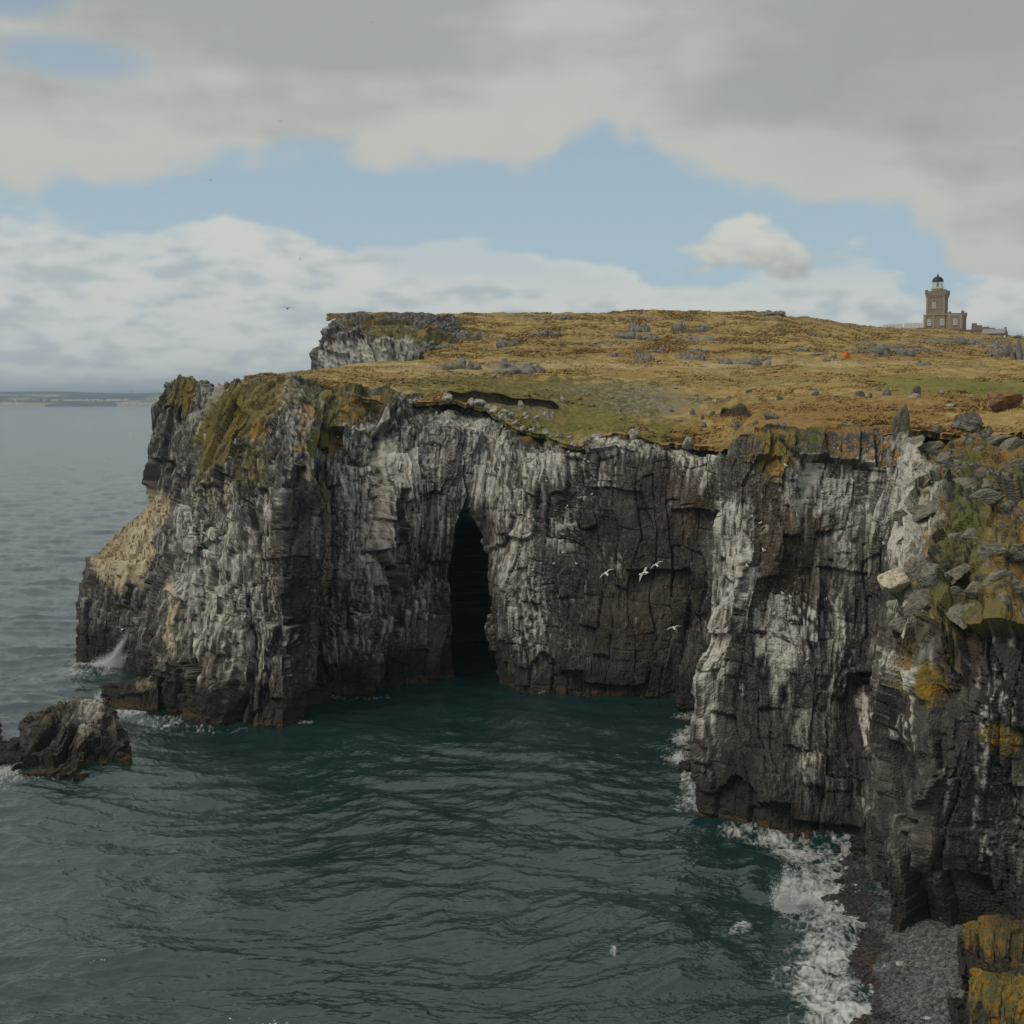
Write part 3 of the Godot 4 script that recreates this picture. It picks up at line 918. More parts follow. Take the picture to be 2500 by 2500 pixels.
# where the ground lies under a pixel of the photograph
func on_ground(px: float, py: float) -> Vector3:
	var d := lin(NEAR_EDGE, px) + 0.5
	while d < 298.0:
		if column_py(NEAR, px, d) <= py:
			return near_ground(px, d)
		d += 0.5
	while d < 600.0:
		if column_py(HILL, px, d) <= py:
			return hill_ground(px, d)
		d += 1.0
	return hill_ground(px, 560.0)


const TURF := [  # [kind, px, py, rx, ry, strength]
	["green", 2330, 945, 200, 24, 1.0], ["green", 2450, 960, 120, 16, 1.0], ["green", 2200, 925, 130, 12, 0.7], ["green", 1800, 930, 200, 12, 0.5], ["moss", 1400, 1000, 210, 75, 1.1], ["green", 1450, 1030, 120, 40, 0.7], ["green", 1300, 945, 160, 16, 0.6], ["green", 1330, 1065, 60, 26, 0.8], ["moss", 1180, 940, 220, 26, 0.9], ["moss", 1620, 1050, 100, 40, 0.8], ["green", 1660, 1058, 60, 20, 0.7],
	["scree", 1600, 985, 150, 30, 0.9], ["scree", 1480, 950, 170, 20, 0.6], ["scree", 1300, 985, 90, 16, 0.9], ["rust", 2050, 1015, 300, 45, 1.0], ["rust", 2300, 985, 180, 25, 0.8], ["rust", 1680, 1060, 60, 26, 0.7], ["straw", 1300, 893, 700, 8, 1.0], ["straw", 2000, 888, 350, 8, 0.9], ["straw", 1000, 910, 200, 8, 0.7],
	["scree", 620, 925, 110, 20, 0.9], ["scree", 720, 915, 60, 8, 0.5], ["rust", 760, 945, 80, 16, 0.6],
	["stone", 1250, 895, 70, 9, 0.7], ["stone", 1090, 896, 50, 9, 0.7], ["stone", 2180, 855, 120, 12, 0.8], ["stone", 2470, 855, 60, 18, 0.9], ["stone", 2330, 832, 120, 7, 0.7], ["stone", 1830, 880, 60, 8, 0.6], ["stone", 1550, 818, 60, 8, 0.6], ["stone", 1700, 830, 60, 10, 0.6], ["stone", 1560, 775, 60, 8, 0.5], ["stone", 1480, 840, 60, 8, 0.5], ["stone", 1880, 762, 45, 8, 0.7], ["rust", 1500, 860, 300, 12, 0.5], ["rust", 2300, 870, 150, 12, 0.6], ["stone", 1330, 775, 60, 6, 0.5],
	["moss", 1010, 810, 100, 40, 0.7], ["stone", 1130, 820, 90, 10, 0.6],
]


func turf_color(px: float, py: float, v: Vector3) -> Color:
	var nz := n_a.get_noise_2d(v.x * 0.045, v.z * 0.022)
	var nf := n_a.get_noise_2d(v.x * 0.33 + 7.0, v.z * 0.16)
	var ng := n_b.get_noise_2d(v.x * 0.8, v.z * 0.22)
	var tuft := n_a.get_noise_2d(v.x * 1.1, v.z * 0.45)
	var c := Color(0.30, 0.212, 0.078).lerp(Color(0.435, 0.335, 0.15), clampf(0.45 + nf * 1.3 + tuft * 0.5, 0.0, 1.0))
	c = c.lerp(Color(0.26, 0.155, 0.062), clampf(nz * 1.4 + nf * 0.7 - 0.15, 0.0, 0.5))
	c = c.lerp(Color(0.19, 0.165, 0.07), clampf(-nz * 1.3 + tuft * 0.7 - 0.2, 0.0, 0.6))
	for q in TURF:
		var dx: float = (px - q[1]) / q[3]
		if absf(dx) > 1.3:
			continue
		var dy: float = (py - q[2]) / q[4]
		var dd := dx * dx + dy * dy
		if dd > 1.9:
			continue
		var m: float = q[5] * smoothstep(1.5, 0.3, dd + nf * 0.9 + nz * 0.5)
		if m <= 0.0:
			continue
		match q[0]:
			"green": c = c.lerp(Color(0.11, 0.14, 0.035).lerp(Color(0.2, 0.19, 0.06), clampf(0.5 + tuft * 1.4, 0, 1)), clampf(m * (0.75 + nf), 0.0, 0.95))
			"moss": c = c.lerp(Color(0.11, 0.112, 0.04).lerp(Color(0.235, 0.18, 0.07), clampf(0.42 + tuft * 1.5 + nf, 0, 1)), clampf(m, 0.0, 0.95))
			"scree": c = c.lerp(Color(0.11, 0.105, 0.075).lerp(Color(0.24, 0.225, 0.17), clampf(0.5 + tuft * 2.0, 0, 1)), clampf(m * (0.7 + nf + tuft), 0.0, 0.9))
			"rust": c = c.lerp(Color(0.21, 0.125, 0.045).lerp(Color(0.31, 0.195, 0.075), clampf(0.5 + tuft * 1.5, 0, 1)), m * 0.85)
			"straw": c = c.lerp(Color(0.46, 0.365, 0.2), clampf(m * (0.7 + nf), 0.0, 0.9))
			"stone": c = c.lerp(Color(0.12, 0.115, 0.1).lerp(Color(0.21, 0.2, 0.175), clampf(0.5 + tuft * 1.6, 0, 1)), clampf((m + tuft * 1.2 - 0.25) * 2.0, 0.0, 0.95))
	return c.lerp(Color(0.14, 0.12, 0.05), clampf((ng - 0.4) * 0.5, 0.0, 0.2))


func build_plateau() -> void:
	var xs := PackedFloat32Array()
	var x := 585.0
	while x < 2560.0:
		xs.append(x)
		x += 3.6
	while x < 2800.0:
		xs.append(x)
		x += 12.0
	var rows := 190
	var cols := xs.size()
	var p := PackedVector3Array()
	p.resize(cols * rows)
	var colors := PackedColorArray()
	colors.resize(cols * rows)
	for i in cols:
		var px := xs[i]
		var d0 := lin(NEAR_EDGE, px) + n_e.get_noise_1d(px * 0.03) * 0.9 + n_e.get_noise_1d(px * 0.11) * 0.4
		var d1 := lin(NEAR_END, px)
		for j in rows:
			var d := lerpf(d0, d1, pow(maxf(0.0, j - 2) / (rows - 5.0), 1.25)) if j < rows - 2 else d1 + 6.0 * (j - rows + 3)
			var v := near_ground(px, d)
			if j < 2:
				v.y -= 0.25 * (2 - j)
				v.z -= 0.5
			if j >= rows - 2:
				v.y -= (4.0 if px < 900 else 2.0) * (j - rows + 3)
			p[j * cols + i] = v
			var py := column_py(NEAR, px, d)
			var c := turf_color(px, py, v)
			colors[j * cols + i] = c
	var o := obj("plateau", grid_mesh(p, cols, rows, colors, false), mats.grassland)
	structure(o, "tawny dry grass and mossy turf on top of the cliffs", "grassland")
	scatter_tussocks("plateau_grass", "tufts of dry tan grass over the cliff top", NEAR, 18000, true)
	say("plateau")


func build_hill() -> void:
	var xs := PackedFloat32Array()
	var x := 822.0
	while x < 2560.0:
		xs.append(x)
		x += 4.0
	while x < 2800.0:
		xs.append(x)
		x += 12.0
	var rows := 130
	var cols := xs.size()
	var p := PackedVector3Array()
	p.resize(cols * rows)
	var colors := PackedColorArray()
	colors.resize(cols * rows)
	for i in cols:
		var px := xs[i]
		var d0 := lin([[785, 343], [1030, 343], [1045, 296], [2800, 296]], px)
		var d1 := lin([[785, 440], [1900, 462], [1950, 480], [2100, 580], [2800, 620]], px)
		for j in rows:
			var d := lerpf(d0, d1, j / (rows - 3.0)) if j < rows - 2 else d1 + 14.0 * (j - rows + 3)
			var v := hill_ground(px, d)
			if j >= rows - 2:
				v.y -= 1.5 * (j - rows + 3)
			if j == 0:
				v.y -= 3.0
			if px < 870.0:
				v.y -= pow((870.0 - px) / 48.0, 2.0) * 1.6
			p[j * cols + i] = v
			colors[j * cols + i] = turf_color(px, column_py(HILL, px, d), v)
	var o := obj("hill", grid_mesh(p, cols, rows, colors, false), mats.grassland)
	structure(o, "tawny grass hill rising behind the cliffs towards the lighthouse", "hill")
	scatter_tussocks("hill_grass", "tufts of dry golden grass over the far hillside", HILL, 24000, false)
	say("hill")


func scatter_tussocks(called: String, label: String, table: Array, count: int, near: bool) -> void:
	var st := SurfaceTool.new()
	st.begin(Mesh.PRIMITIVE_TRIANGLES)
	var r := RandomNumberGenerator.new()
	r.seed = 99
	for k in 16:
		var a := r.randf() * TAU
		var lean := Vector3(cos(a), 0, sin(a))
		var side := Vector3(-lean.z, 0, lean.x) * 0.13
		var foot := lean * r.randf() * 0.35
		var tip := foot + lean * (0.25 + 0.35 * r.randf()) + Vector3(0.18, 0.34 + 0.3 * r.randf(), 0)
		st.set_color(Color(1, 1, 1))
		st.add_vertex(foot - side)
		st.add_vertex(foot + side)
		st.add_vertex(tip)
	st.generate_normals()
	var mm := MultiMesh.new()
	mm.transform_format = MultiMesh.TRANSFORM_3D
	mm.use_colors = true
	mm.mesh = st.commit()
	mm.instance_count = count
	for k in count:
		var px := r.randf_range(600 if near else 800, 2560)
		var d: float
		if near:
			d = lerpf(lin(NEAR_EDGE, px) + 1.0, lin(NEAR_END, px), pow(r.randf(), 1.3))
		else:
			d = lerpf(345.0 if px < 1040 else 300.0, 450.0 if px < 1950 else 580.0, r.randf())
		var v := near_ground(px, d) if near else hill_ground(px, d)
		var py := column_py(table, px, d)
		var c := turf_color(px, py, v)
		var dens := n_a.get_noise_2d(v.x * 0.06 + 9.0, v.z * 0.04)
		var sc := (0.6 if near else 0.9) * (0.55 + 0.7 * r.randf()) * clampf(0.9 + dens * 1.3, 0.25, 1.6)
		if c.g > c.r * 0.86:
			sc *= 0.45
		mm.set_instance_transform(k, Transform3D(Basis(Vector3.UP, r.randf() * 0.9).scaled(Vector3(sc * 1.4, sc * 0.75, sc)), v - Vector3(0, 0.08, 0)))
		var l := 0.98 + 0.3 * r.randf()
		mm.set_instance_color(k, Color(c.r * l, c.g * l, c.b * l))
	var o := MultiMeshInstance3D.new()
	o.name = called
	o.multimesh = mm
	o.material_override = mats.dry_grass
	add_child(o)
	tag(o, label, "grass", "", "stuff")


# ---------------------------------------------------------------- beach
func shore_x(d: float) -> float:
	# x of the water's edge at distance d
	return -0.9 + lin([[40, 14.5], [60, 18.2], [72, 18.6], [78, 20.4], [84, 22.4], [90, 23.6], [95, 24.2], [99, 26.0], [104, 28.5], [112, 31.0]], d)


func beach_y(x: float, z: float) -> float:
	var d := -z
	var k := x - shore_x(d) + n_e.get_noise_2d(x * 0.2, z * 0.15) * 0.9
	var h := k * 0.16 if k < 0.0 else minf(k, 5.0) * 0.20 + maxf(k - 5.0, 0.0) * 0.16
	return clampf(h, -3.0, 4.0) + n_a.get_noise_2d(x * 0.5, z * 0.4) * 0.12


func beach_color(x: float, z: float) -> Color:
	var k := x - shore_x(-z)
	var nf := n_a.get_noise_2d(x * 0.35, z * 0.25)
	var c := Color(0.045, 0.044, 0.041).lerp(Color(0.115, 0.12, 0.116), smoothstep(2.1, 3.7, k + nf * 1.8 + (-z - 84.0) * 0.04))
	return c


func build_beach() -> void:
	var cols := 230
	var rows := 260
	var p := PackedVector3Array()
	p.resize(cols * rows)
	var colors := PackedColorArray()
	colors.resize(cols * rows)
	for j in rows:
		for i in cols:
			var x := lerpf(12.0, 46.0, float(i) / (cols - 1))
			var z := -lerpf(45.0, 112.0, float(j) / (rows - 1))
			p[j * cols + i] = Vector3(x, beach_y(x, z), z)
			colors[j * cols + i] = beach_color(x, z)
	var o := obj("beach", grid_mesh(p, cols, rows, colors, false), mats.rock)
	structure(o, "dark shingle beach at the foot of the right hand cliff", "beach")
	# the stones themselves
	var r := RandomNumberGenerator.new()
	r.seed = 321
	var mm := MultiMesh.new()
	mm.transform_format = MultiMesh.TRANSFORM_3D
	mm.use_colors = true
	mm.mesh = boulder_mesh(5, 9, 6)
	var count := 42000
	mm.instance_count = count
	for k in count:
		var x := r.randf_range(19.0, 38.0)
		var z := -r.randf_range(66.0, 100.0)
		if x < shore_x(-z) + 0.3:
			x = shore_x(-z) + 0.3 + r.randf() * 12.0
		var s := 0.055 + 0.11 * pow(r.randf(), 3.0)
		if x - shore_x(-z) > 5.0:
			s *= 1.25
		var c := beach_color(x, z)
		var l := 0.55 + 1.0 * r.randf()
		mm.set_instance_transform(k, Transform3D(Basis.from_euler(Vector3(r.randf() * 6.0, r.randf() * 6.0, 0)).scaled(Vector3(s * 1.3, s * 0.8, s)), Vector3(x, beach_y(x, z) + s * 0.2, z)))
		mm.set_instance_color(k, Color(c.r * l, c.g * l, c.b * l))
	var st := MultiMeshInstance3D.new()
	st.name = "shingle"
	st.multimesh = mm
	st.material_override = mats.tinted
	add_child(st)
	tag(st, "small grey and black pebbles covering the beach", "shingle", "", "stuff")
	# strands of brown weed left along the tide line
	var wst := SurfaceTool.new()
	wst.begin(Mesh.PRIMITIVE_TRIANGLES)
	for a in [[2165, 2250, 9], [2190, 2270, 7], [2115, 2320, 10], [2140, 2330, 8], [2120, 2370, 8], [2115, 2440, 8], [2105, 2465, 10], [2260, 2440, 7], [2270, 2305, 8], [2230, 2245, 6], [2290, 2450, 6], [2120, 2490, 9], [2310, 2410, 5]]:
		var c := on_sea(a[0], a[1], 1.2)
		for k in int(a[2] * 3):
			var q := c + Vector3(r.randfn() * 0.32, 0, r.randfn() * 0.75)
			q.y = beach_y(q.x, q.z) + 0.08
			var ang := r.randf() * TAU
			var l := Vector3(cos(ang), r.randf() * 0.25, sin(ang)) * (0.14 + 0.2 * r.randf())
			var w := Vector3(-l.z, 0.02, l.x).normalized() * 0.05
			wst.add_vertex(q - w)
			wst.add_vertex(q + w)
			wst.add_vertex(q + l)
	wst.generate_normals()
	var weed := obj("seaweed", wst.commit(), mat("weed", Color(0.17, 0.07, 0.018), 0.6, 0.4))
	tag(weed, "rusty brown seaweed strands strewn on the dark shingle", "seaweed", "", "stuff")
	say("beach")


# ---------------------------------------------------------------- far shore
func build_far_coast() -> void:
	var cols := 520
	var rows := 30
	var p := PackedVector3Array()
	p.resize(cols * rows)
	var colors := PackedColorArray()
	colors.resize(cols * rows)
	for j in rows:
		for i in cols:
			var t := j / (rows - 1.0)
			var x := lerpf(-4600.0, 1800.0, i / (cols - 1.0))
			var z := -lerpf(8000.0, 11500.0, t)
			var h := 9.0 * smoothstep(0.0, 0.06, t) + t * (88.0 + 16.0 * n_e.get_noise_1d(x * 0.0006)) + 9.0 * n_a.get_noise_2d(x * 0.0011, z * 0.001) * smoothstep(0.0, 0.3, t)
			if j == 0:
				h = -3.0
			var cell := n_c.get_noise_2d(x * 0.0016, z * 0.0011 + 4.0)
			var wood := n_a.get_noise_2d(x * 0.0013 + 3.0, z * 0.0013)
			var c := Color(0.16, 0.17, 0.06).lerp(Color(0.52, 0.37, 0.16), clampf(cell * 0.9 + 0.35, 0.0, 1.0))
			if wood > 0.04 or t > 0.82:
				c = Color(0.028, 0.042, 0.026)
				h += 12.0
			if t < 0.09:
				c = Color(0.44, 0.34, 0.22) if n_e.get_noise_1d(x * 0.0012) > -0.05 else Color(0.10, 0.085, 0.06)
			p[j * cols + i] = Vector3(x, h, z)
			colors[j * cols + i] = c
	var o := obj("far_shore", grid_mesh(p, cols, rows, colors, false), mats.tinted)
	structure(o, "hazy low coast of fields and woods across the water", "coast")
	# villages: thousands of houses far too small to tell apart
	var bm := BoxMesh.new()
	bm.size = Vector3(1, 1, 1)
	var mm := MultiMesh.new()
	mm.transform_format = MultiMesh.TRANSFORM_3D
	mm.mesh = bm
	var r := RandomNumberGenerator.new()
	r.seed = 6
	mm.instance_count = 240
	for k in 240:
		var c: Vector2 = [Vector2(-2150, -8120), Vector2(-2600, -8900), Vector2(-2950, -8800), Vector2(-2000, -8100), Vector2(-3250, -8100), Vector2(-2300, -9000)][k % 6]
		var x := c.x + r.randfn() * 150.0
		var z := c.y + r.randfn() * 40.0
		var t := (-z - 8000.0) / 3500.0
		var h := 9.0 + t * 90.0
		mm.set_instance_transform(k, Transform3D(Basis.from_scale(Vector3(14, 16, 10)), Vector3(x, h + 5.0, z)))
	var v := MultiMeshInstance3D.new()
	v.name = "village"
	v.multimesh = mm
	v.material_override = mats.white_paint
	add_child(v)
	tag(v, "pale specks of village houses along the far shore", "village", "", "stuff")


# ---------------------------------------------------------------- rocks in the sea
func build_sea_rocks() -> void:
	# lone stack
	var ribs := [
		rib(0.6, 0.9, Vector3(-55, 0, -140), [[-40, 1770, 140], [-40, 1766, 141], [-40, 1764, 142], [-40, 1764, 143], [-40, 1764, 144]]),
		rib(0.6, 0.9, on_sea(-10, 1885), [[-8, 1835, 127], [-5, 1826, 129], [0, 1818, 133], [0, 1816, 135], [5, 1820, 139]]),
		rib(0.9, 1.2, on_sea(60, 1890), [[62, 1850, 126.5], [66, 1822, 129], [68, 1812, 132], [74, 1800, 134], [80, 1815, 140]]),
		rib(1.0, 1.3, on_sea(92, 1893), [[92, 1840, 126], [76, 1790, 129], [74, 1770, 130], [90, 1738, 133], [96, 1790, 142]]),
		rib(1.0, 1.3, on_sea(140, 1894), [[138, 1845, 125.4], [130, 1800, 127], [128, 1760, 129], [150, 1722, 134], [160, 1790, 143]]),
		rib(1.0, 1.3, on_sea(200, 1893), [[198, 1850, 125.4], [196, 1800, 126.6], [196, 1768, 128], [205, 1724, 134], [215, 1790, 143]]),
		rib(1.0, 1.3, on_sea(262, 1880), [[262, 1840, 127], [256, 1800, 128], [256, 1765, 130], [258, 1732, 134], [262, 1790, 142]]),
		rib(1.0, 1.3, on_sea(296, 1866), [[294, 1835, 129.4], [286, 1800, 130.4], [280, 1770, 132], [276, 1742, 135], [278, 1790, 142]]),
		rib(1.0, 1.3, on_sea(292, 1838), [[290, 1815, 134], [282, 1795, 135], [276, 1772, 136], [270, 1752, 138], [270, 1790, 143]]),
		rib(1.0, 1.3, on_sea(250, 1800), [[248, 1790, 142], [246, 1785, 142], [244, 1780, 142.5], [242, 1770, 143], [240, 1790, 145]]),
	]
	var patches := make_patches([["w", 190, 1760, 90, 40, 129, 0.5], ["o", 190, 1732, 110, 18, 132, 0.6], ["c", 215, 1800, 40, 30, 127, 0.35]])
	var o := obj("sea_stack", cliff_sheet(ribs, 0.1, patches, {"white": 0.12, "seed": 12.0, "shear": 0.0, "big": 0.9, "size": 0.7, "strata": -0.1}), mats.rock)
	tag(o, "lone broken rock standing in the sea off the headland with pale stepped top", "rock")
	# low skerry joined to the headland
	ribs = [
		rib(0.4, 0.6, on_sea(262, 1690), [[262, 1680, 160], [264, 1676, 160], [266, 1674, 161], [268, 1672, 162]]),
		rib(0.4, 0.6, on_sea(246, 1712), [[244, 1690, 152.5], [246, 1674, 153.5], [262, 1668, 156], [270, 1676, 162]]),
		rib(0.4, 0.6, on_sea(290, 1728), [[288, 1695, 150.5], [290, 1672, 151.5], [300, 1664, 155], [305, 1676, 162]]),
		rib(0.4, 0.6, on_sea(340, 1736), [[338, 1695, 149], [338, 1668, 150.5], [346, 1656, 155], [350, 1670, 162]]),
		rib(0.4, 0.6, on_sea(385, 1738), [[385, 1690, 149], [385, 1662, 151], [388, 1646, 155], [390, 1660, 162]]),
	]
	o = obj("skerry", cliff_sheet(ribs, 0.1, make_patches([["c", 375, 1655, 30, 12, 154, 0.7]]), {"white": 0.05, "seed": 55.0, "big": 0.4, "size": 0.7}), mats.rock)
	tag(o, "low black wave washed rock jutting from the foot of the left headland", "rock")
	# block where the wave breaks
	ribs = [
		rib(0.4, 0.5, on_sea(296, 1612), [[298, 1600, 180], [300, 1596, 180], [302, 1594, 182], [304, 1594, 184]]),
		rib(0.4, 0.5, on_sea(293, 1620), [[291, 1600, 176], [293, 1588, 176.5], [300, 1584, 179], [305, 1590, 184]]),
		rib(0.4, 0.5, on_sea(318, 1624), [[316, 1600, 175], [318, 1584, 176], [322, 1578, 179], [325, 1586, 184]]),
		rib(0.4, 0.5, on_sea(352, 1628), [[352, 1600, 174], [352, 1580, 175], [352, 1572, 178], [352, 1580, 184]]),
	]
	o = obj("wave_washed_rock", cliff_sheet(ribs, 0.12, [], {"white": 0.0, "seed": 65.0, "big": 0.3, "size": 0.7}), mats.rock)
	tag(o, "squat black rock under the pale stepped headland where the wave bursts", "rock")
	# lichen-covered outcrops at the right edge of the beach
	var y0 := 2.2
	ribs = [
		rib(0.5, 1.0, on_sea(2368, 2570, y0) + Vector3(1.0, 0, -6), [[2388, 2430, 72], [2391, 2395, 72.5], [2408, 2382, 73], [2426, 2385, 76]]),
		rib(0.5, 1.0, on_sea(2368, 2590, y0), [[2364, 2450, 66.5], [2366, 2398, 67.2], [2384, 2378, 69], [2401, 2376, 74]]),
		rib(0.5, 1.0, on_sea(2416, 2620, y0), [[2414, 2460, 65.5], [2416, 2410, 66.2], [2424, 2380, 69], [2434, 2376, 74]]),
		rib(0.5, 1.0, on_sea(2476, 2625, y0), [[2474, 2460, 65], [2474, 2420, 66], [2480, 2384, 69], [2486, 2376, 74]]),
		rib(0.5, 1.0, on_sea(2536, 2630, y0), [[2536, 2460, 65], [2536, 2415, 66], [2536, 2375, 69], [2536, 2365, 74]]),
		rib(0.5, 1.0, on_sea(2620, 2640, y0), [[2620, 2460, 64], [2620, 2415, 65], [2620, 2375, 68], [2620, 2360, 74]]),
	]
	patches = make_patches([["o", 2456, 2400, 110, 45, 67, 1.2], ["y", 2401, 2420, 50, 50, 66.5, 0.3], ["y", 2456, 2450, 60, 50, 66, 0.28], ["o", 2446, 2460, 120, 60, 66, 0.6], ["y", 2496, 2380, 50, 20, 69, 0.35]])
	o = obj("lichen_outcrop", cliff_sheet(ribs, 0.06, patches, {"white": 0.02, "seed": 140.0, "big": 0.3, "size": 0.42, "shear": 0.0}), mats.rock)
	tag(o, "broad blocky rock outcrop crusted with yellow lichen at the edge of the shingle", "rock")
	ribs = [
		rib(0.5, 0.8, on_sea(2361, 2380, y0), [[2356, 2330, 78], [2358, 2290, 78.5], [2366, 2265, 79], [2386, 2262, 82]]),
		rib(0.5, 0.8, on_sea(2342, 2390, y0), [[2340, 2330, 75.5], [2342, 2290, 76], [2354, 2262, 78], [2378, 2255, 82]]),
		rib(0.5, 0.8, on_sea(2391, 2405, y0), [[2390, 2330, 75], [2390, 2280, 75.5], [2394, 2244, 78], [2406, 2236, 82]]),
		rib(0.5, 0.8, on_sea(2456, 2410, y0), [[2456, 2330, 74.5], [2456, 2280, 75], [2458, 2246, 78], [2466, 2232, 82]]),
		rib(0.5, 0.8, on_sea(2536, 2410, y0), [[2536, 2330, 74], [2536, 2280, 75], [2536, 2250, 78], [2536, 2235, 82]]),
		rib(0.5, 0.8, on_sea(2620, 2410, y0), [[2620, 2330, 74], [2620, 2280, 75], [2620, 2250, 78], [2620, 2235, 82]]),
	]
	patches = make_patches([["o", 2436, 2262, 110, 30, 77, 1.3], ["y", 2416, 2300, 60, 28, 75.5, 0.45], ["y", 2376, 2290, 40, 24, 76, 0.3], ["y", 2486, 2265, 40, 20, 77, 0.3]])
	o = obj("lichen_outcrop", cliff_sheet(ribs, 0.06, patches, {"white": 0.02, "seed": 170.0, "big": 0.3, "size": 0.5, "shear": 0.0}), mats.rock)
	tag(o, "dark sided rock outcrop capped with orange yellow lichen close under the cliff foot", "rock")


# ---------------------------------------------------------------- eroded banks of bare soil under the turf
func soil_bank(path: Array, high: float, label: String) -> void:
	var cols := (path.size() - 1) * 24 + 1
	var p := PackedVector3Array()
	var colors := PackedColorArray()
	var line := []
	for i in cols:
		var u := i / 24.0
		var k := mini(int(u), path.size() - 2)
		line.append(on_ground(lerpf(path[k][0], path[k + 1][0], u - k), lerpf(path[k][1], path[k + 1][1], u - k)))
	var eased := []
	for i in cols:
		var sum := Vector3.ZERO
		for k in range(-7, 8):
			sum += line[clampi(i + k, 0, cols - 1)]
		eased.append(sum / 15.0)
	line = eased
	for j in 9:
		for i in cols:
			var fade := smoothstep(0.0, 8.0, minf(i, cols - 1 - i))
			var v: Vector3 = line[i]
			var hi := high * (0.35 + 0.65 * fade) * (1.0 + 0.35 * n_e.get_noise_1d(i * 0.03))
			# hollow under a turf lip that hangs forward, then back into the slope
			var back: float = [0.3, -0.1, -0.4, -0.5, -0.4, -0.1, 0.2, 0.0, -1.6][j]
			v.y += hi * [-0.3, 0.05, 0.3, 0.55, 0.75, 0.85, 0.95, 1.08, 1.1][j]
			v.z += back * fade + n_a.get_noise_3dv(v * 0.5) * 0.2
			v.y += n_a.get_noise_3dv(v * 0.6) * 0.12
			p.append(v)
			var n := n_a.get_noise_3dv(v * 0.8)
			colors.append(Color(0.055, 0.045, 0.033).lerp(Color(0.12, 0.095, 0.065), clampf(0.4 + n * 1.5, 0.0, 1.0)) if j < 6 else turf_color(1200, 940, v))
	var o := obj("soil_bank", grid_mesh(p, cols, 9, colors, false), mats.grassland)
	structure(o, label, "soil bank")


func build_soil_banks() -> void:
	soil_bank([[1080, 996], [1130, 990], [1180, 985], [1240, 983], [1300, 988], [1370, 1000]], 1.15, "dark undercut bank of bare peat below the turf above the cave")
	soil_bank([[1755, 1018], [1790, 1016], [1835, 1020]], 1.0, "short dark hollow of bare soil in the turf behind the tall buttress")


# ---------------------------------------------------------------- foam and spray
const SURF := [  # [px, py, rx, ry, strength]
	[1690, 1745, 60, 22, 0.8], [1680, 1800, 44, 30, 0.75], [1668, 1850, 30, 34, 1.1], [1690, 1905, 40, 40, 1.0], [1690, 1960, 60, 30, 0.9], [1640, 1850, 50, 50, 0.45],
	[1800, 2030, 110, 18, 0.75], [1900, 2055, 120, 26, 0.9], [1980, 2090, 130, 34, 1.0], [2040, 2130, 90, 34, 1.0], [1935, 2190, 46, 60, 1.0], [2000, 2210, 80, 70, 1.0], [1985, 2300, 70, 50, 0.75], [1815, 2262, 30, 14, 0.95], [1800, 2280, 46, 14, 0.6], [1960, 2260, 60, 50, 0.8],
	[1497, 2330, 12, 16, 1.0], [1700, 2050, 22, 16, 0.7], [1660, 2070, 14, 30, 0.5],
	[230, 1620, 80, 16, 0.9], [300, 1628, 50, 10, 0.9], [200, 1640, 130, 20, 0.65], [255, 1700, 40, 22, 0.75], [290, 1745, 90, 16, 0.85], [360, 1760, 130, 22, 0.6], [480, 1775, 150, 14, 0.55], [15, 1890, 45, 26, 0.95], [10, 1915, 60, 30, 0.6], [130, 1902, 110, 9, 0.6], [320, 1800, 60, 40, 0.4], [740, 1768, 40, 8, 0.7], [60, 1660, 120, 12, 0.35], [870, 1700, 110, 6, 0.5], [1330, 1690, 120, 5, 0.4], [350, 1655, 30, 6, 0.5], [160, 1740, 70, 20, 0.45], [60, 1560, 90, 8, 0.25], [790, 2235, 60, 8, 0.4],
]


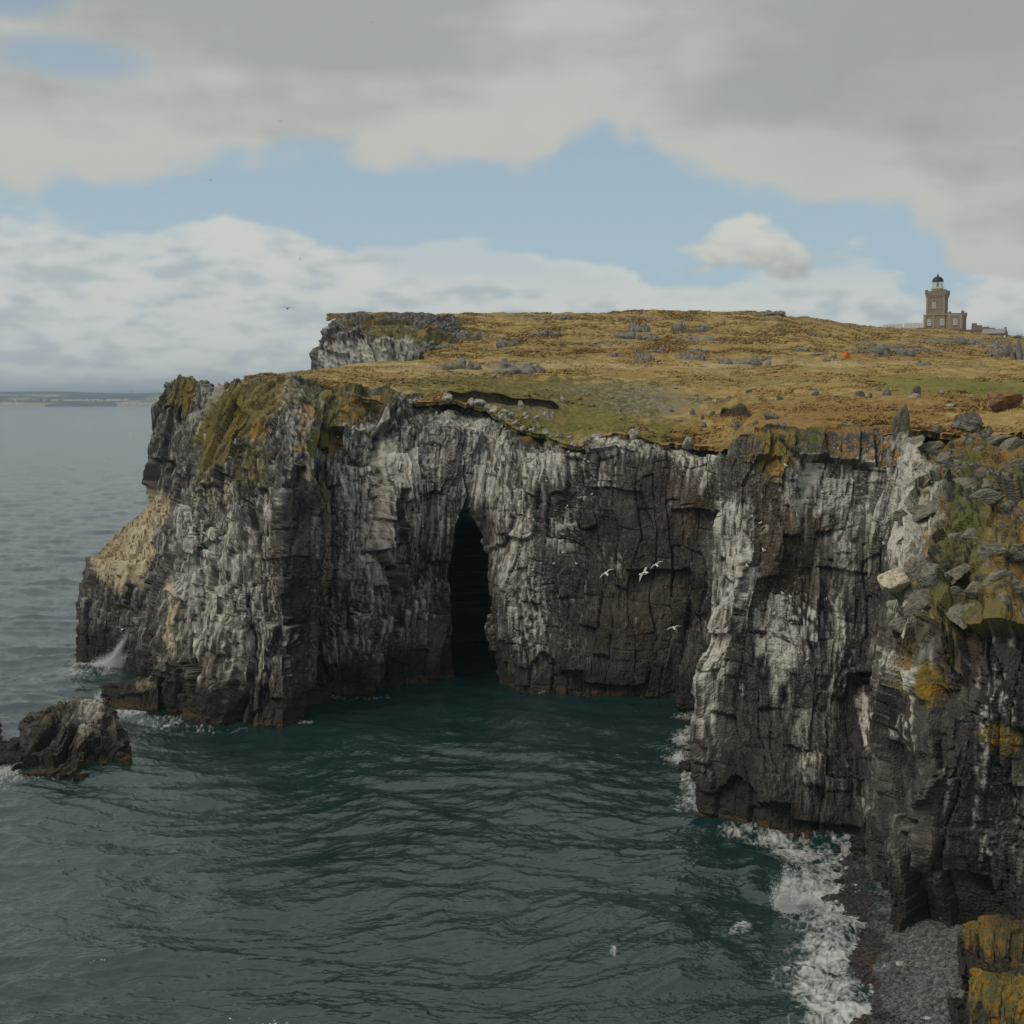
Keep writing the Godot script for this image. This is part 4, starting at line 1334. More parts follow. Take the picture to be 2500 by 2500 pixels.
func foam_sheet(called: String, label: String, x0: float, x1: float, y0: float, y1: float, step: float) -> void:
	var cols := int((x1 - x0) / step)
	var rows := int((y1 - y0) / step)
	var p := PackedVector3Array()
	p.resize(cols * rows)
	var keep := PackedByteArray()
	keep.resize(cols * rows)
	var colors := PackedColorArray()
	colors.resize(cols * rows)
	for j in rows:
		for i in cols:
			var px := x0 + i * step
			var py := y0 + j * step
			var v := on_sea(px, py)
			var f := 0.0
			for q in SURF:
				var dx: float = (px - q[0]) / q[2]
				var dy: float = (py - q[1]) / q[3]
				var dd := dx * dx + dy * dy
				if dd < 1.6:
					f = maxf(f, q[4] * smoothstep(1.5, 0.1, dd))
			if px > 1750.0 and -v.z < 112.0:
				var off_shore := shore_x(-v.z) - v.x + n_e.get_noise_2d(v.z * 0.11, 4.0) * 1.2
				f = maxf(f, 1.0 * smoothstep(5.6, 1.0, off_shore) * smoothstep(-3.2, -1.6, off_shore))
			if f > 0.05:
				var wx := v.x + n_e.get_noise_2d(v.x * 0.6, v.z * 0.4) * 0.8
				var wz := v.z + n_e.get_noise_2d(v.x * 1.1 + 20.0, v.z * 0.5) * 0.9
				var l1 := 0.75 - 3.6 * absf(n_e.get_noise_2d(wx * 0.6, wz * 0.3))
				var l2 := 1.0 - 2.6 * (n_d.get_noise_2d(wx * 1.15 + 9.0, wz * 0.55) + 1.0)
				var l3 := 1.0 - 2.4 * (n_d.get_noise_2d(wx * 2.6, wz * 1.3 + 5.0) + 1.0)
				var lace := maxf(maxf(l1, -0.4) * 0.4 + maxf(l2, -0.5) * 0.7 + maxf(l3, -0.5) * 0.5, -0.6)
				var clump := n_a.get_noise_2d(v.x * 0.22, v.z * 0.14 + 6.0) * 0.8 + 0.65 * n_a.get_noise_2d(v.x * 1.1, v.z * 0.6)
				var val := (f * 0.95 + lace * 0.3 + clump * 0.55 + n_a.get_noise_2d(v.x * 3.0, v.z * 1.7) * 0.35 - 0.68) * minf(1.0, f * 2.5)
				if val > 0.0:
					for q in [0, -1, -cols, -cols - 1]:
						if j * cols + i + q >= 0:
							keep[j * cols + i + q] = 1
				colors[j * cols + i] = Color(1, 1, 1, clampf(val * 1.15, 0.0, 0.85))
				v.y = sea_height(v.x, v.z) + 0.03 + clampf(val, 0.0, 0.5) * 0.12
			else:
				colors[j * cols + i] = Color(1, 1, 1, 0)
			p[j * cols + i] = v
	var o := obj(called, grid_mesh(p, cols, rows, colors, true, keep), mats.foam)
	tag(o, label, "foam", "", "stuff")


func spray(called: String, label: String, spots: Array, seed_no: int) -> void:
	var r := RandomNumberGenerator.new()
	r.seed = seed_no
	var total := 0
	for s in spots:
		total += s[3]
	var mm := MultiMesh.new()
	mm.transform_format = MultiMesh.TRANSFORM_3D
	mm.mesh = boulder_mesh(6, 6, 4)
	mm.instance_count = total
	var k := 0
	for s in spots:
		for c in s[3]:
			var g := Vector3(r.randfn(), r.randfn(), r.randfn())
			var size: float = s[4] * (0.35 + 1.1 * pow(r.randf(), 3.0)) / (0.7 + g.length() * 0.45)
			var v: Vector3 = s[0] + s[1] * g.x * 0.5 + s[2] * absf(g.y) * 0.55 + Vector3(0, 0, g.z * s[1].length() * 0.35)
			v.y = maxf(v.y, 0.05)
			mm.set_instance_transform(k, Transform3D(Basis.from_euler(Vector3(r.randf() * 6.0, r.randf() * 6.0, 0)).scaled(Vector3.ONE * size), v))
			k += 1
	var o := MultiMeshInstance3D.new()
	o.name = unique_name(called)
	o.multimesh = mm
	o.material_override = mats.spray
	add_child(o)
	tag(o, label, "spray", "", "stuff")


func build_foam() -> void:
	foam_sheet("surf", "white lacy surf washing onto the shingle beach", 1480, 2150, 1700, 2600, 1.9)
	foam_sheet("wash", "broken white foam around the left headland and sea rocks", -40, 1450, 1545, 1990, 2.4)
	var w := on_sea(1925, 2225)
	spray("wave_burst", "white puff of spray from the wave breaking off the beach", [[w, Vector3(0.9, 0, 0.2), Vector3(0.1, 0.9, 0), 5000, 0.034], [w + Vector3(-0.25, 0.2, 0), Vector3(0.22, 0, 0.1), Vector3(-0.1, 2.6, 0), 2600, 0.032], [w + Vector3(0.15, 0.2, 0), Vector3(0.25, 0, 0.1), Vector3(0.25, 2.2, 0), 2600, 0.032], [w + Vector3(-0.5, 0.5, 0.1), Vector3(0.5, 0.2, 0.2), Vector3(-0.5, 1.3, 0), 2200, 0.03], [w + Vector3(0.6, 0.6, 0.1), Vector3(0.6, 0.1, 0.2), Vector3(0.8, 0.9, 0), 2200, 0.03], [w + Vector3(0.9, 0, -0.6), Vector3(1.2, 0, 0.3), Vector3(0.5, 0.9, 0), 6000, 0.032]], 31)
	var l := on_sea(300, 1622)
	spray("wave_spray", "white spray thrown up against the squat black rock", [[l + Vector3(-1.6, 0, 2.0), Vector3(2.4, 0, 0), Vector3(1.6, 1.6, 0), 12000, 0.05], [l + Vector3(-0.6, 1.2, 2.0), Vector3(0.9, 0.6, 0), Vector3(1.4, 2.7, 0), 4000, 0.042]], 32)
	var q := on_sea(1672, 1865)
	spray("wave_spray", "low white spray at the pebbly corner behind the tall buttress", [[q, Vector3(1.3, 0, 1.0), Vector3(0.3, 0.9, 0), 3500, 0.05]], 33)
	var e := on_sea(250, 1712)
	spray("wave_spray", "small white splash at the tip of the low black skerry", [[e, Vector3(0.9, 0, 0), Vector3(0.1, 1.0, 0), 2000, 0.055]], 34)
	say("foam")


# ---------------------------------------------------------------- boulders
func boulder_radius(dir: Vector3, planes: Array) -> float:
	var r := 1.25
	for q in planes:
		var k: float = dir.dot(q[0])
		if k > 0.05:
			r = minf(r, q[1] / k)
	return r


func boulder_mesh(sd: int, nu: int, nv: int, tint := Color(0, 0, 0), lichen := Color(0, 0, 0), amount := 0.0) -> ArrayMesh:
	var r := RandomNumberGenerator.new()
	r.seed = sd
	var planes := []
	for k in 11:
		planes.append([Vector3(r.randfn(), r.randfn() * 0.8, r.randfn()).normalized(), r.randf_range(0.5, 0.95)])
	var colored := tint.r > 0.0
	var p := PackedVector3Array()
	var colors := PackedColorArray()
	for j in nv + 1:
		for i in nu + 1:
			var th := PI * j / nv
			var ph := TAU * (i % nu) / nu
			var d := Vector3(sin(th) * cos(ph), cos(th), sin(th) * sin(ph))
			var rad := boulder_radius(d, planes)
			if colored:
				rad += n_a.get_noise_3dv(d * 2.2 + Vector3(sd, 0, 0)) * 0.04 - maxf(0.0, n_b.get_noise_3dv(d * 1.6 + Vector3(0, sd, 0)) - 0.55) * 0.22
				var nz := n_a.get_noise_3dv(d * 3.0 + Vector3(0, sd, 4))
				var c := tint * (1.0 + nz * 0.8)
				c = c.lerp(lichen, clampf((amount + nz * 1.4 + n_e.get_noise_3dv(d * 1.3 + Vector3(sd, 7, 0)) * 0.8 - 0.4) * 2.5, 0.0, 0.9))
				colors.append(Color(c.r, c.g, c.b))
			p.append(d * rad)
	return grid_mesh(p, nu + 1, nv + 1, colors, false)


func rock_at(called: String, mesh: Mesh, foot: Vector3, size: Vector3, turn: float, tilt: float, label: String, group := "") -> MeshInstance3D:
	var o := obj(called, mesh, mats.rock)
	o.transform = Transform3D(Basis(Vector3.UP, turn) * Basis(Vector3(0, 0, 1), tilt) * Basis.from_scale(size), foot + Vector3(0, size.y * 0.45, 0))
	tag(o, label, "rock", group)
	return o


func surface_at(px: float, py: float) -> Vector3:
	# the point of the right cliff seen nearest to that pixel
	var best := unproject(px, py, 95.0)
	var bd := 1e9
	for q in surface:
		var e := to_pixel(q).distance_to(Vector2(px, py)) + maxf(0.0, -q.z - 75.0) * 0.3
		if e < bd:
			bd = e
			best = q
	return best


func hill_label(a: Array) -> String:
	var size := "broad" if a[2] > 38 else "small" if a[2] < 22 else "low"
	var where := "in the middle of the tawny hillside"
	if absf(a[0] - 2065) < 70 and a[1] > 850:
		where = "beside the orange shelter"
	elif a[1] < 790 and a[0] < 1960:
		where = "on the crest of the hill"
	elif a[0] > 2380:
		where = "below the slate roofed cottage"
	elif a[0] > 2090:
		where = "in the grass below the lighthouse"
	elif a[0] < 1180:
		where = "near the distant whitened cliff"
	elif a[1] > 880:
		where = "along the pale straw strip"
	elif a[0] < 1480:
		where = "on the slope above the peat bank"
	return "%s grey rock outcrop %s" % [size, where]


func turf_label(a: Array) -> String:
	var shape := "tall" if a[3] > a[2] * 0.95 else "flat" if a[3] < a[2] * 0.5 else "rounded"
	var where := "on the rust brown turf"
	if a[1] > 1020:
		where = "on the lip of the right cliff"
	elif a[0] > 2080 and a[1] < 975:
		where = "in the row beside the green turf"
	elif a[0] < 1760:
		where = "on the scree slope behind the bay wall"
	elif a[0] < 1860:
		where = "by the short soil hollow"
	return "%s grey rock %s" % [shape, where]


func slope_label(a: Array) -> String:
	var size := "large" if a[2] > 34 else "small" if a[2] < 22 else "middling"
	var where := "half way up the grassy slope over the buttress"
	if a[1] > 1380:
		where = "along the lip of the front buttress"
	elif a[1] < 1120:
		where = "where the slope meets the rusty turf"
	elif a[0] < 2300:
		where = "beside the cleft with the cream boulder"
	return "%s lichen grey boulder %s" % [size, where]


func bleached_label(a: Array) -> String:
	var size := "upright" if a[3] > a[2] else "large" if a[2] > 10 else "small"
	var where := "in the scatter below the peat bank"
	if a[1] < 1000:
		where = "under the turf lip of the peat bank"
	elif a[0] > 1380:
		where = "on the turf edge of the dark bay wall"
	elif a[1] > 1040:
		where = "at the brink beside the cave"
	return "%s bleached stone %s" % [size, where]


func build_rocks() -> void:
	var r := RandomNumberGenerator.new()
	r.seed = 808
	var grey := []
	var pale := []
	var olive := []
	for k in 7:
		grey.append(boulder_mesh(20 + k, 26, 16, Color(0.15, 0.14, 0.118), Color(0.25, 0.235, 0.19), 0.35))
		pale.append(boulder_mesh(40 + k, 22, 14, Color(0.26, 0.245, 0.205), Color(0.52, 0.5, 0.44), 0.55))
		olive.append(boulder_mesh(60 + k, 28, 18, Color(0.19, 0.178, 0.148), Color(0.26, 0.245, 0.18), 0.35))
	# outcrops: a low broken ridge of several blocks, one rock mass each
	var crags := []
	for k in 6:
		var cs := SurfaceTool.new()
		cs.begin(Mesh.PRIMITIVE_TRIANGLES)
		for b in 9:
			var sz := Vector3(r.randf_range(0.16, 0.4), r.randf_range(0.35, 0.9), r.randf_range(0.25, 0.6))
			var at := Vector3(r.randf_range(-0.85, 0.85), 0, r.randf_range(-0.5, 0.5))
			at.y = -0.25 - 0.35 * absf(at.x)
			cs.append_from(boulder_mesh(200 + k * 10 + b, 12, 8, Color(0.2, 0.19, 0.165), Color(0.30, 0.285, 0.24), 0.4), 0, Transform3D(Basis.from_euler(Vector3(r.randf_range(-0.3, 0.3), r.randf() * 6.0, r.randf_range(-0.3, 0.3))).scaled(sz), at))
		crags.append(cs.commit())
	# single rocks one can name
	var m := boulder_mesh(90, 48, 30, Color(0.19, 0.125, 0.09), Color(0.36, 0.2, 0.05), 0.22)
	rock_at("boulder", m, on_ground(2452, 1003), Vector3(2.6, 1.75, 2.0), 0.3, 0.1, "large cracked brown boulder patched with orange lichen beside the green turf")
	m = boulder_mesh(91, 48, 30, Color(0.115, 0.108, 0.095), Color(0.23, 0.225, 0.2), 0.3)
	rock_at("boulder", m, on_ground(2352, 1045), Vector3(1.6, 1.15, 1.4), 1.0, 0.0, "dark grey rounded crag on the edge of the rust coloured turf")
	# standing slab
	m = boulder_mesh(95, 30, 40, Color(0.155, 0.14, 0.115), Color(0.2, 0.185, 0.1), 0.3)
	var o := rock_at("standing_slab", m, unproject(2192, 1085, 115.4), Vector3(0.85, 2.5, 0.7), 0.2, -0.04, "upright grey slab of rock standing on the cliff edge like a tooth")
	m = boulder_mesh(97, 40, 26, Color(0.46, 0.4, 0.29), Color(0.6, 0.55, 0.43), 0.6)
	rock_at("perched_boulder", m, unproject(2178, 1438, 94.0), Vector3(1.35, 1.05, 1.2), 0.5, 0.16, "cream stained boulder jammed in the cleft of the right cliff")
	# outcrops on the hill: [px, py, half width px, half height px]
	var list := [[1125, 893, 52, 16], [1265, 897, 70, 18], [1215, 880, 26, 8], [1560, 800, 30, 14], [1660, 795, 26, 16], [1715, 800, 24, 12], [1540, 818, 46, 10], [1600, 822, 24, 9], [1500, 865, 22, 8], [1560, 860, 16, 14], [1575, 872, 24, 10], [1690, 870, 34, 12], [1700, 855, 30, 6], [1600, 855, 20, 6], [1770, 885, 18, 8], [1850, 888, 44, 9], [1870, 874, 14, 7], [2020, 880, 12, 6], [2035, 872, 8, 8], [1980, 812, 14, 6], [2170, 858, 50, 12], [2215, 862, 30, 10], [2255, 885, 22, 9], [2455, 858, 26, 20], [2490, 862, 24, 24], [2410, 842, 40, 8], [2350, 836, 36, 8], [1330, 812, 40, 9], [1150, 822, 40, 12], [1380, 775, 20, 6], [1890, 764, 30, 7], [2000, 862, 22, 5], [1240, 838, 34, 9], [1090, 850, 30, 9], [1000, 905, 16, 7], [2120, 838, 24, 5], [1960, 855, 26, 5], [2430, 865, 20, 10]]
	for a in list:
		var g := on_ground(a[0], a[1] + a[3] * 0.7)
		var s := -g.z / F
		rock_at("outcrop", crags[r.randi() % 6], g, Vector3(a[2] * s, a[3] * s * 1.9, a[2] * s * 0.8), r.randf_range(-0.3, 0.3), r.randf_range(-0.08, 0.08), hill_label(a), "outcrops on the hillside")
	# loose rocks on the near turf
	list = [[2100, 955, 14, 12], [2125, 957, 9, 9], [2145, 950, 8, 5], [2165, 952, 16, 10], [2238, 948, 14, 16], [2235, 970, 22, 7], [2320, 985, 14, 7], [1992, 962, 11, 8], [1905, 972, 14, 9], [2040, 978, 7, 3], [2095, 992, 8, 3], [2180, 985, 9, 3], [2135, 998, 7, 4], [1958, 985, 7, 3], [1780, 970, 12, 5], [1830, 955, 10, 4], [1745, 985, 9, 5], [1690, 1012, 11, 9], [1715, 1022, 8, 7], [1740, 1010, 9, 8], [1720, 1040, 10, 8], [1660, 1030, 7, 5], [1640, 998, 9, 4], [1590, 985, 6, 4], [2290, 1050, 20, 12], [1870, 1050, 26, 10], [1905, 1040, 18, 8], [1960, 1046, 14, 9], [2060, 1052, 22, 7], [2140, 1045, 14, 9], [1880, 1025, 22, 10], [1800, 1040, 12, 12], [1845, 1035, 10, 8], [1570, 965, 7, 4], [2010, 1010, 6, 3], [2240, 1000, 10, 4], [1700, 960, 10, 4], [1650, 950, 8, 3], [2380, 975, 8, 4], [2300, 962, 8, 5]]
	for a in list:
		var g := on_ground(a[0], a[1] + a[3] * 0.8)
		var s := -g.z / F
		rock_at("loose_rock", grey[r.randi() % 7] if r.randf() < 0.75 else pale[r.randi() % 7], g, Vector3(a[2] * s * 0.8, a[3] * s * 0.95, a[2] * s * 0.75), r.randf() * 6.0, r.randf_range(-0.15, 0.15), turf_label(a), "loose rocks on the near turf")
	# pale stones along the crumbling edge above the cave
	list = [[1090, 993, 13, 12], [1000, 995, 10, 7], [1015, 998, 7, 5], [1165, 1010, 16, 9], [1195, 1012, 12, 8], [1150, 1020, 11, 9], [1230, 1012, 10, 6], [1250, 1020, 12, 7], [1285, 1020, 9, 6], [1330, 1008, 13, 10], [1350, 1010, 8, 7], [1315, 1035, 5, 10], [1302, 1048, 9, 5], [1390, 1060, 8, 5], [1395, 1052, 4, 6], [1365, 1062, 11, 6], [1400, 1080, 10, 8], [1425, 1082, 7, 10], [1372, 976, 7, 6], [1180, 973, 6, 5], [1120, 975, 5, 4], [1270, 982, 9, 8], [1545, 1060, 14, 12], [1260, 1040, 10, 8], [1240, 1060, 9, 9], [1225, 1075, 10, 9], [1275, 1090, 8, 8], [1300, 1100, 9, 7], [1330, 1102, 8, 8], [1345, 1090, 6, 7], [1205, 1040, 12, 10], [1180, 1055, 11, 11], [1220, 1028, 9, 6], [1280, 1010, 8, 5], [1310, 1018, 9, 5], [1090, 1015, 8, 6], [1680, 1092, 18, 12]]
	for a in list:
		var g := on_ground(a[0], a[1] + a[3] * 0.6)
		var s := -g.z / F
		rock_at("bleached_stone", pale[r.randi() % 7], g - Vector3(0, 0.1, 0), Vector3(a[2] * s, a[3] * s * 1.2, a[2] * s), r.randf() * 6.0, r.randf_range(-0.3, 0.3), bleached_label(a), "bleached stones above the cave")
	# rubble of the slope above the right buttress
	list = [[2260, 1090, 28, 18], [2310, 1105, 30, 14], [2380, 1085, 24, 10], [2420, 1070, 34, 16], [2470, 1080, 30, 22], [2350, 1140, 26, 24], [2400, 1160, 40, 18], [2450, 1150, 34, 16], [2490, 1130, 30, 18], [2330, 1200, 40, 20], [2400, 1215, 44, 18], [2450, 1230, 34, 22], [2290, 1230, 50, 14], [2240, 1240, 36, 14], [2310, 1265, 26, 22], [2370, 1290, 30, 16], [2420, 1270, 36, 16], [2330, 1310, 30, 18], [2270, 1330, 36, 20], [2395, 1320, 14, 14], [2440, 1345, 32, 22], [2490, 1330, 30, 26], [2220, 1300, 22, 16], [2280, 1390, 36, 26], [2240, 1380, 24, 30], [2340, 1390, 26, 18], [2380, 1420, 30, 18], [2430, 1400, 34, 18], [2480, 1420, 32, 24], [2410, 1370, 12, 8], [2260, 1450, 34, 30], [2310, 1430, 26, 24], [2360, 1460, 40, 26], [2450, 1440, 24, 22], [2360, 1350, 20, 12]]
	for a in list:
		# the slope runs from the lip of the buttress (py 1480, 87 m) up to the turf (py 1060, 116 m)
		var g := surface_at(a[0], a[1] + a[3] * 0.5)
		var s: float = -g.z / F
		rock_at("slope_boulder", olive[r.randi() % 7], g - Vector3(0, a[3] * s * 1.1, a[2] * s * 0.35), Vector3(a[2] * s * r.randf_range(1.2, 1.8), a[3] * s * r.randf_range(1.0, 1.6), a[2] * s * 0.9), r.randf_range(-0.4, 0.4), r.randf_range(0.15, 0.55), slope_label(a), "boulders on the slope above the right buttress")
	# rounded stones in the surf
	for a in [[2045, 2075, 15, 8], [2085, 2072, 11, 9], [2075, 2102, 21, 8], [2035, 2130, 13, 6], [2048, 2160, 16, 8], [1970, 2080, 6, 4], [1842, 2028, 5, 6]]:
		var g := on_sea(a[0], a[1] + a[3] * 0.7)
		var s := -g.z / F
		var ro := rock_at("surf_boulder", boulder_mesh(70 + int(a[2]), 24, 14, Color(0.035, 0.033, 0.03)), g, Vector3(a[2] * s, a[3] * s * 1.5, a[2] * s * 0.8), r.randf() * 6.0, 0.0, "smooth wet black boulder in the white surf below the buttress", "wet boulders in the surf")
	# fallen blocks heaped at the inner corner and at the cliff foot
	var heap := SurfaceTool.new()
	heap.begin(Mesh.PRIMITIVE_TRIANGLES)
	var shapes := []
	for k in 5:
		shapes.append(boulder_mesh(120 + k, 9, 6, Color(0.042, 0.04, 0.037)))
	for k in 520:
		var v: Vector3
		if k < 250:
			v = on_sea(r.randf_range(1660, 1730), 1722 + r.randf_range(-12, 10), 0.0) + Vector3(0, r.randf() * 0.9, 0)
		elif k < 380:
			v = on_sea(r.randf_range(1672, 1715), r.randf_range(1845, 1890), 0.0) + Vector3(0, r.randf() * 0.7, 0)
		else:
			v = on_sea(r.randf_range(2090, 2150), r.randf_range(2050, 2090), 0.4) + Vector3(0, r.randf() * 0.5, 0)
		var s := r.randf_range(0.18, 0.5)
		heap.append_from(shapes[k % 5], 0, Transform3D(Basis.from_euler(Vector3(r.randf() * 6, r.randf() * 6, 0)).scaled(Vector3(s * 1.3, s * 0.8, s)), v))
	var hp := obj("fallen_rubble", heap.commit(), mats.rock)
	tag(hp, "heaps of black fallen rubble at the foot of the cliffs", "rubble", "", "stuff")
	say("rocks")


# ---------------------------------------------------------------- lighthouse
func bx(called: String, size: Vector3, at: Vector3, m: Material, parent: Node) -> MeshInstance3D:
	var b := BoxMesh.new()
	b.size = size
	var o := obj(called, b, m, parent)
	o.position = at
	return o


func cyl(called: String, r0: float, r1: float, h: float, at: Vector3, m: Material, parent: Node, sides := 16) -> MeshInstance3D:
	var b := CylinderMesh.new()
	b.bottom_radius = r0
	b.top_radius = r1
	b.height = h
	b.radial_segments = sides
	var o := obj(called, b, m, parent)
	o.position = at
	return o


func sash_window(parent: Node, at: Vector3, w: float, h: float) -> void:
	# dark pane set in a white frame with glazing bars, standing on a stone sill
	var f := bx("window", Vector3(w, h, 0.12), at, mats.pane_glass, parent)
	for k in 4:
		bx("glazing_bar", Vector3(0.2, h, 0.1), Vector3(lerpf(-w / 2 + 0.1, w / 2 - 0.1, k / 3.0), 0, 0.08), mats.white_paint, f)
	for k in 4:
		bx("glazing_bar", Vector3(w - 0.02, 0.2, 0.09), Vector3(0, lerpf(-h / 2 + 0.1, h / 2 - 0.1, k / 3.0), 0.075), mats.white_paint, f)
	bx("sill", Vector3(w + 0.5, 0.22, 0.4), Vector3(0, -h / 2 - 0.14, 0.1), mats.quoin_stone, f)
	bx("lintel", Vector3(w + 0.5, 0.35, 0.26), Vector3(0, h / 2 + 0.2, 0.05), mats.quoin_stone, f)


func build_lighthouse() -> void:
	var foot := unproject(2281.6, 806, 575)
	var t := base("lighthouse", foot, deg_to_rad(-28.0))
	tag(t, "square castellated sandstone lighthouse with black dome and low wing on the hill", "lighthouse")
	var s: Material = mats.sandstone
	bx("plinth", Vector3(17.0, 2.6, 10.4), Vector3(3.4, -1.0, -4.8), mats.dark_stone, t)
	bx("base_block", Vector3(8.9, 6.3, 9.0), Vector3(-0.2, 3.3, -4.5), s, t)
	bx("base_cornice", Vector3(9.5, 0.4, 9.6), Vector3(-0.2, 6.5, -4.5), mats.quoin_stone, t)
	bx("tower", Vector3(7.6, 8.4, 7.6), Vector3(0, 10.5, -4.5), s, t)
	bx("string_course", Vector3(7.9, 0.32, 7.9), Vector3(0, 9.3, -4.5), mats.quoin_stone, t)
	for k in 9:
		for side in 4:
			var c := bx("corbel", Vector3(0.45, 0.7, 0.5), Vector3.ZERO, mats.quoin_stone, t)
			var q := Vector3(lerpf(-3.5, 3.5, k / 8.0), 14.5, 3.92).rotated(Vector3.UP, side * PI / 2)
			c.position = q + Vector3(0, 0, -4.5)
			c.rotation.y = side * PI / 2
	var par := bx("parapet", Vector3(8.3, 1.5, 8.3), Vector3(0, 15.6, -4.5), s, t)
	for side in 4:
		for k in 3:
			var q := Vector3(lerpf(-2.2, 2.2, k / 2.0), 0.86, 3.9).rotated(Vector3.UP, side * PI / 2)
			var b := bx("merlon", Vector3(1.15, 0.5, 0.5), q, s, par)
			b.rotation.y = side * PI / 2
		var cq := Vector3(3.85, 0.55, 3.85).rotated(Vector3.UP, side * PI / 2)
		cyl("corner_turret", 0.62, 0.68, 2.1, cq, s, par, 10)
	for x in [-3.55, 3.55]:
		for k in 15:
			var w := 1.0 if k % 2 else 0.6
			bx("quoin", Vector3(w, 0.46, 0.3), Vector3(x - signf(x) * (w - 0.6) * 0.5, 6.95 + k * 0.5, -0.62), mats.quoin_stone, t)
	for x in [-4.2, -0.6, 6.0, 10.9]:
		for k in 11:
			var w := 1.15 if k % 2 else 0.75
			bx("quoin", Vector3(w, 0.5, 0.3), Vector3(x, 0.55 + k * 0.55, 0.06), mats.quoin_stone, t)
	# tall arched window
	var aw := bx("arched_window", Vector3(1.05, 2.5, 0.14), Vector3(-0.6, 10.75, -0.66), mats.pane_glass, t)
	cyl("arch_head", 0.52, 0.52, 0.14, Vector3(0, 1.25, 0), mats.pane_glass, aw, 18).rotation.x = PI / 2
	for x in [-0.55, 0.0, 0.55]:
		bx("glazing_bar", Vector3(0.22, 2.6, 0.1), Vector3(x, 0, 0.09), mats.white_paint, aw)
	for y in [-1.2, -0.4, 0.4, 1.2]:
		bx("glazing_bar", Vector3(1.1, 0.2, 0.08), Vector3(0, y, 0.085), mats.white_paint, aw)
	for k in 9:
		var an := lerpf(0.0, PI, k / 8.0)
		var b := bx("hood_stone", Vector3(0.42, 0.36, 0.3), Vector3(cos(an) * 0.98, 1.25 + sin(an) * 0.98, 0.05), mats.quoin_stone, aw)
		b.rotation.z = an
	sash_window(t, Vector3(-2.3, 3.3, 0.06), 1.7, 2.5)
	# wing with corner turrets
	bx("wing", Vector3(7.2, 6.0, 8.0), Vector3(8.0, 3.1, -4.2), s, t)
	bx("wing_cornice", Vector3(7.6, 0.35, 8.4), Vector3(8.0, 6.3, -4.2), mats.quoin_stone, t)
	bx("wing_parapet", Vector3(7.2, 0.55, 8.0), Vector3(8.0, 6.75, -4.2), s, t)
	bx("pavilion", Vector3(5.6, 6.1, 0.5), Vector3(8.5, 3.1, -0.05), s, t)
	for q in [Vector3(11.3, 6.9, -0.4), Vector3(11.3, 6.4, -8.0), Vector3(4.8, 6.9, -8.0)]:
		var c := cyl("bartizan", 0.5, 0.72, 1.7, q, s, t, 10)
		cyl("cap", 0.75, 0.2, 0.5, Vector3(0, 1.1, 0), mats.quoin_stone, c, 10)
	sash_window(t, Vector3(3.1, 3.3, 0.06), 1.7, 2.5)
	sash_window(t, Vector3(8.5, 3.3, 0.26), 1.7, 2.5)
	# lantern
	var base_ring := cyl("lantern_base", 2.55, 2.35, 1.5, Vector3(0, 17.05, -4.5), mats.ochre_paint, t, 24)
	cyl("gallery", 3.0, 3.0, 0.16, Vector3(0, -0.3, 0), mats.quoin_stone, base_ring, 24)
	var lan := cyl("lantern", 2.12, 2.12, 3.1, Vector3(0, 19.35, -4.5), mats.lantern_glass, t, 24)
	for k in 12:
		var a := TAU * k / 12.0
		bx("glazing_bar", Vector3(0.13, 3.1, 0.13), Vector3(cos(a) * 2.2, 0, sin(a) * 2.2), mats.white_paint, lan)
	for y in [-1.45, -0.5, 0.5, 1.45]:
		var tor := TorusMesh.new()
		tor.inner_radius = 2.12
		tor.outer_radius = 2.27
		tor.rings = 24
		tor.ring_segments = 6
		obj("glazing_ring", tor, mats.white_paint, lan).position.y = y
	cyl("lamp_lens", 0.55, 0.55, 1.8, Vector3(0, 0.1, 0), mats.dome_paint, lan, 12)
	var rail := Node3D.new()
	rail.name = "balcony_rail"
	t.add_child(rail)
	rail.position = Vector3(0, 17.6, -4.5)
	for k in 16:
		var a := TAU * k / 16.0
		cyl("baluster", 0.06, 0.06, 1.1, Vector3(cos(a) * 2.75, 0.3, sin(a) * 2.75), mats.white_paint, rail, 6)
	for y in [0.3, 0.85]:
		var tor := TorusMesh.new()
		tor.inner_radius = 2.7
		tor.outer_radius = 2.8
		tor.rings = 24
		tor.ring_segments = 6
		obj("hand_rail", tor, mats.white_paint, rail).position.y = y
	var sp2 := SphereMesh.new()
	sp2.radius = 2.38
	sp2.height = 2.15
	sp2.is_hemisphere = true
	sp2.radial_segments = 24
	var dome := obj("dome", sp2, mats.dome_paint, t)
	dome.position = Vector3(0, 20.95, -4.5)
	cyl("eaves", 2.45, 2.45, 0.22, Vector3(0, 0.02, 0), mats.dome_paint, dome, 24)
	cyl("ventilator", 0.5, 0.36, 0.9, Vector3(0, 2.35, 0), mats.dome_paint, dome, 12)
	cyl("finial", 0.3, 0.05, 0.7, Vector3(0, 3.1, 0), mats.dome_paint, dome, 10)
	# white lattice fence on the skyline
	for run in [[2157.0, 2204.0, 5, "white lattice fence standing on the skyline away from the lighthouse"], [2207.5, 2253.0, 5, "white lattice fence on the skyline abutting the lighthouse wall"]]:
		var a := unproject(run[0], 806.5 if run[0] < 2180 else 803.5, 572)
		var b := unproject(run[1], 804.5 if run[0] < 2180 else 802.5, 572)
		var f := base("lattice_fence", a)
		tag(f, run[3], "fence", "", "thing")
		var n: int = run[2]
		var len := (b - a).length() / n
		f.look_at_from_position(a, b)
		f.rotate_object_local(Vector3.UP, PI / 2)
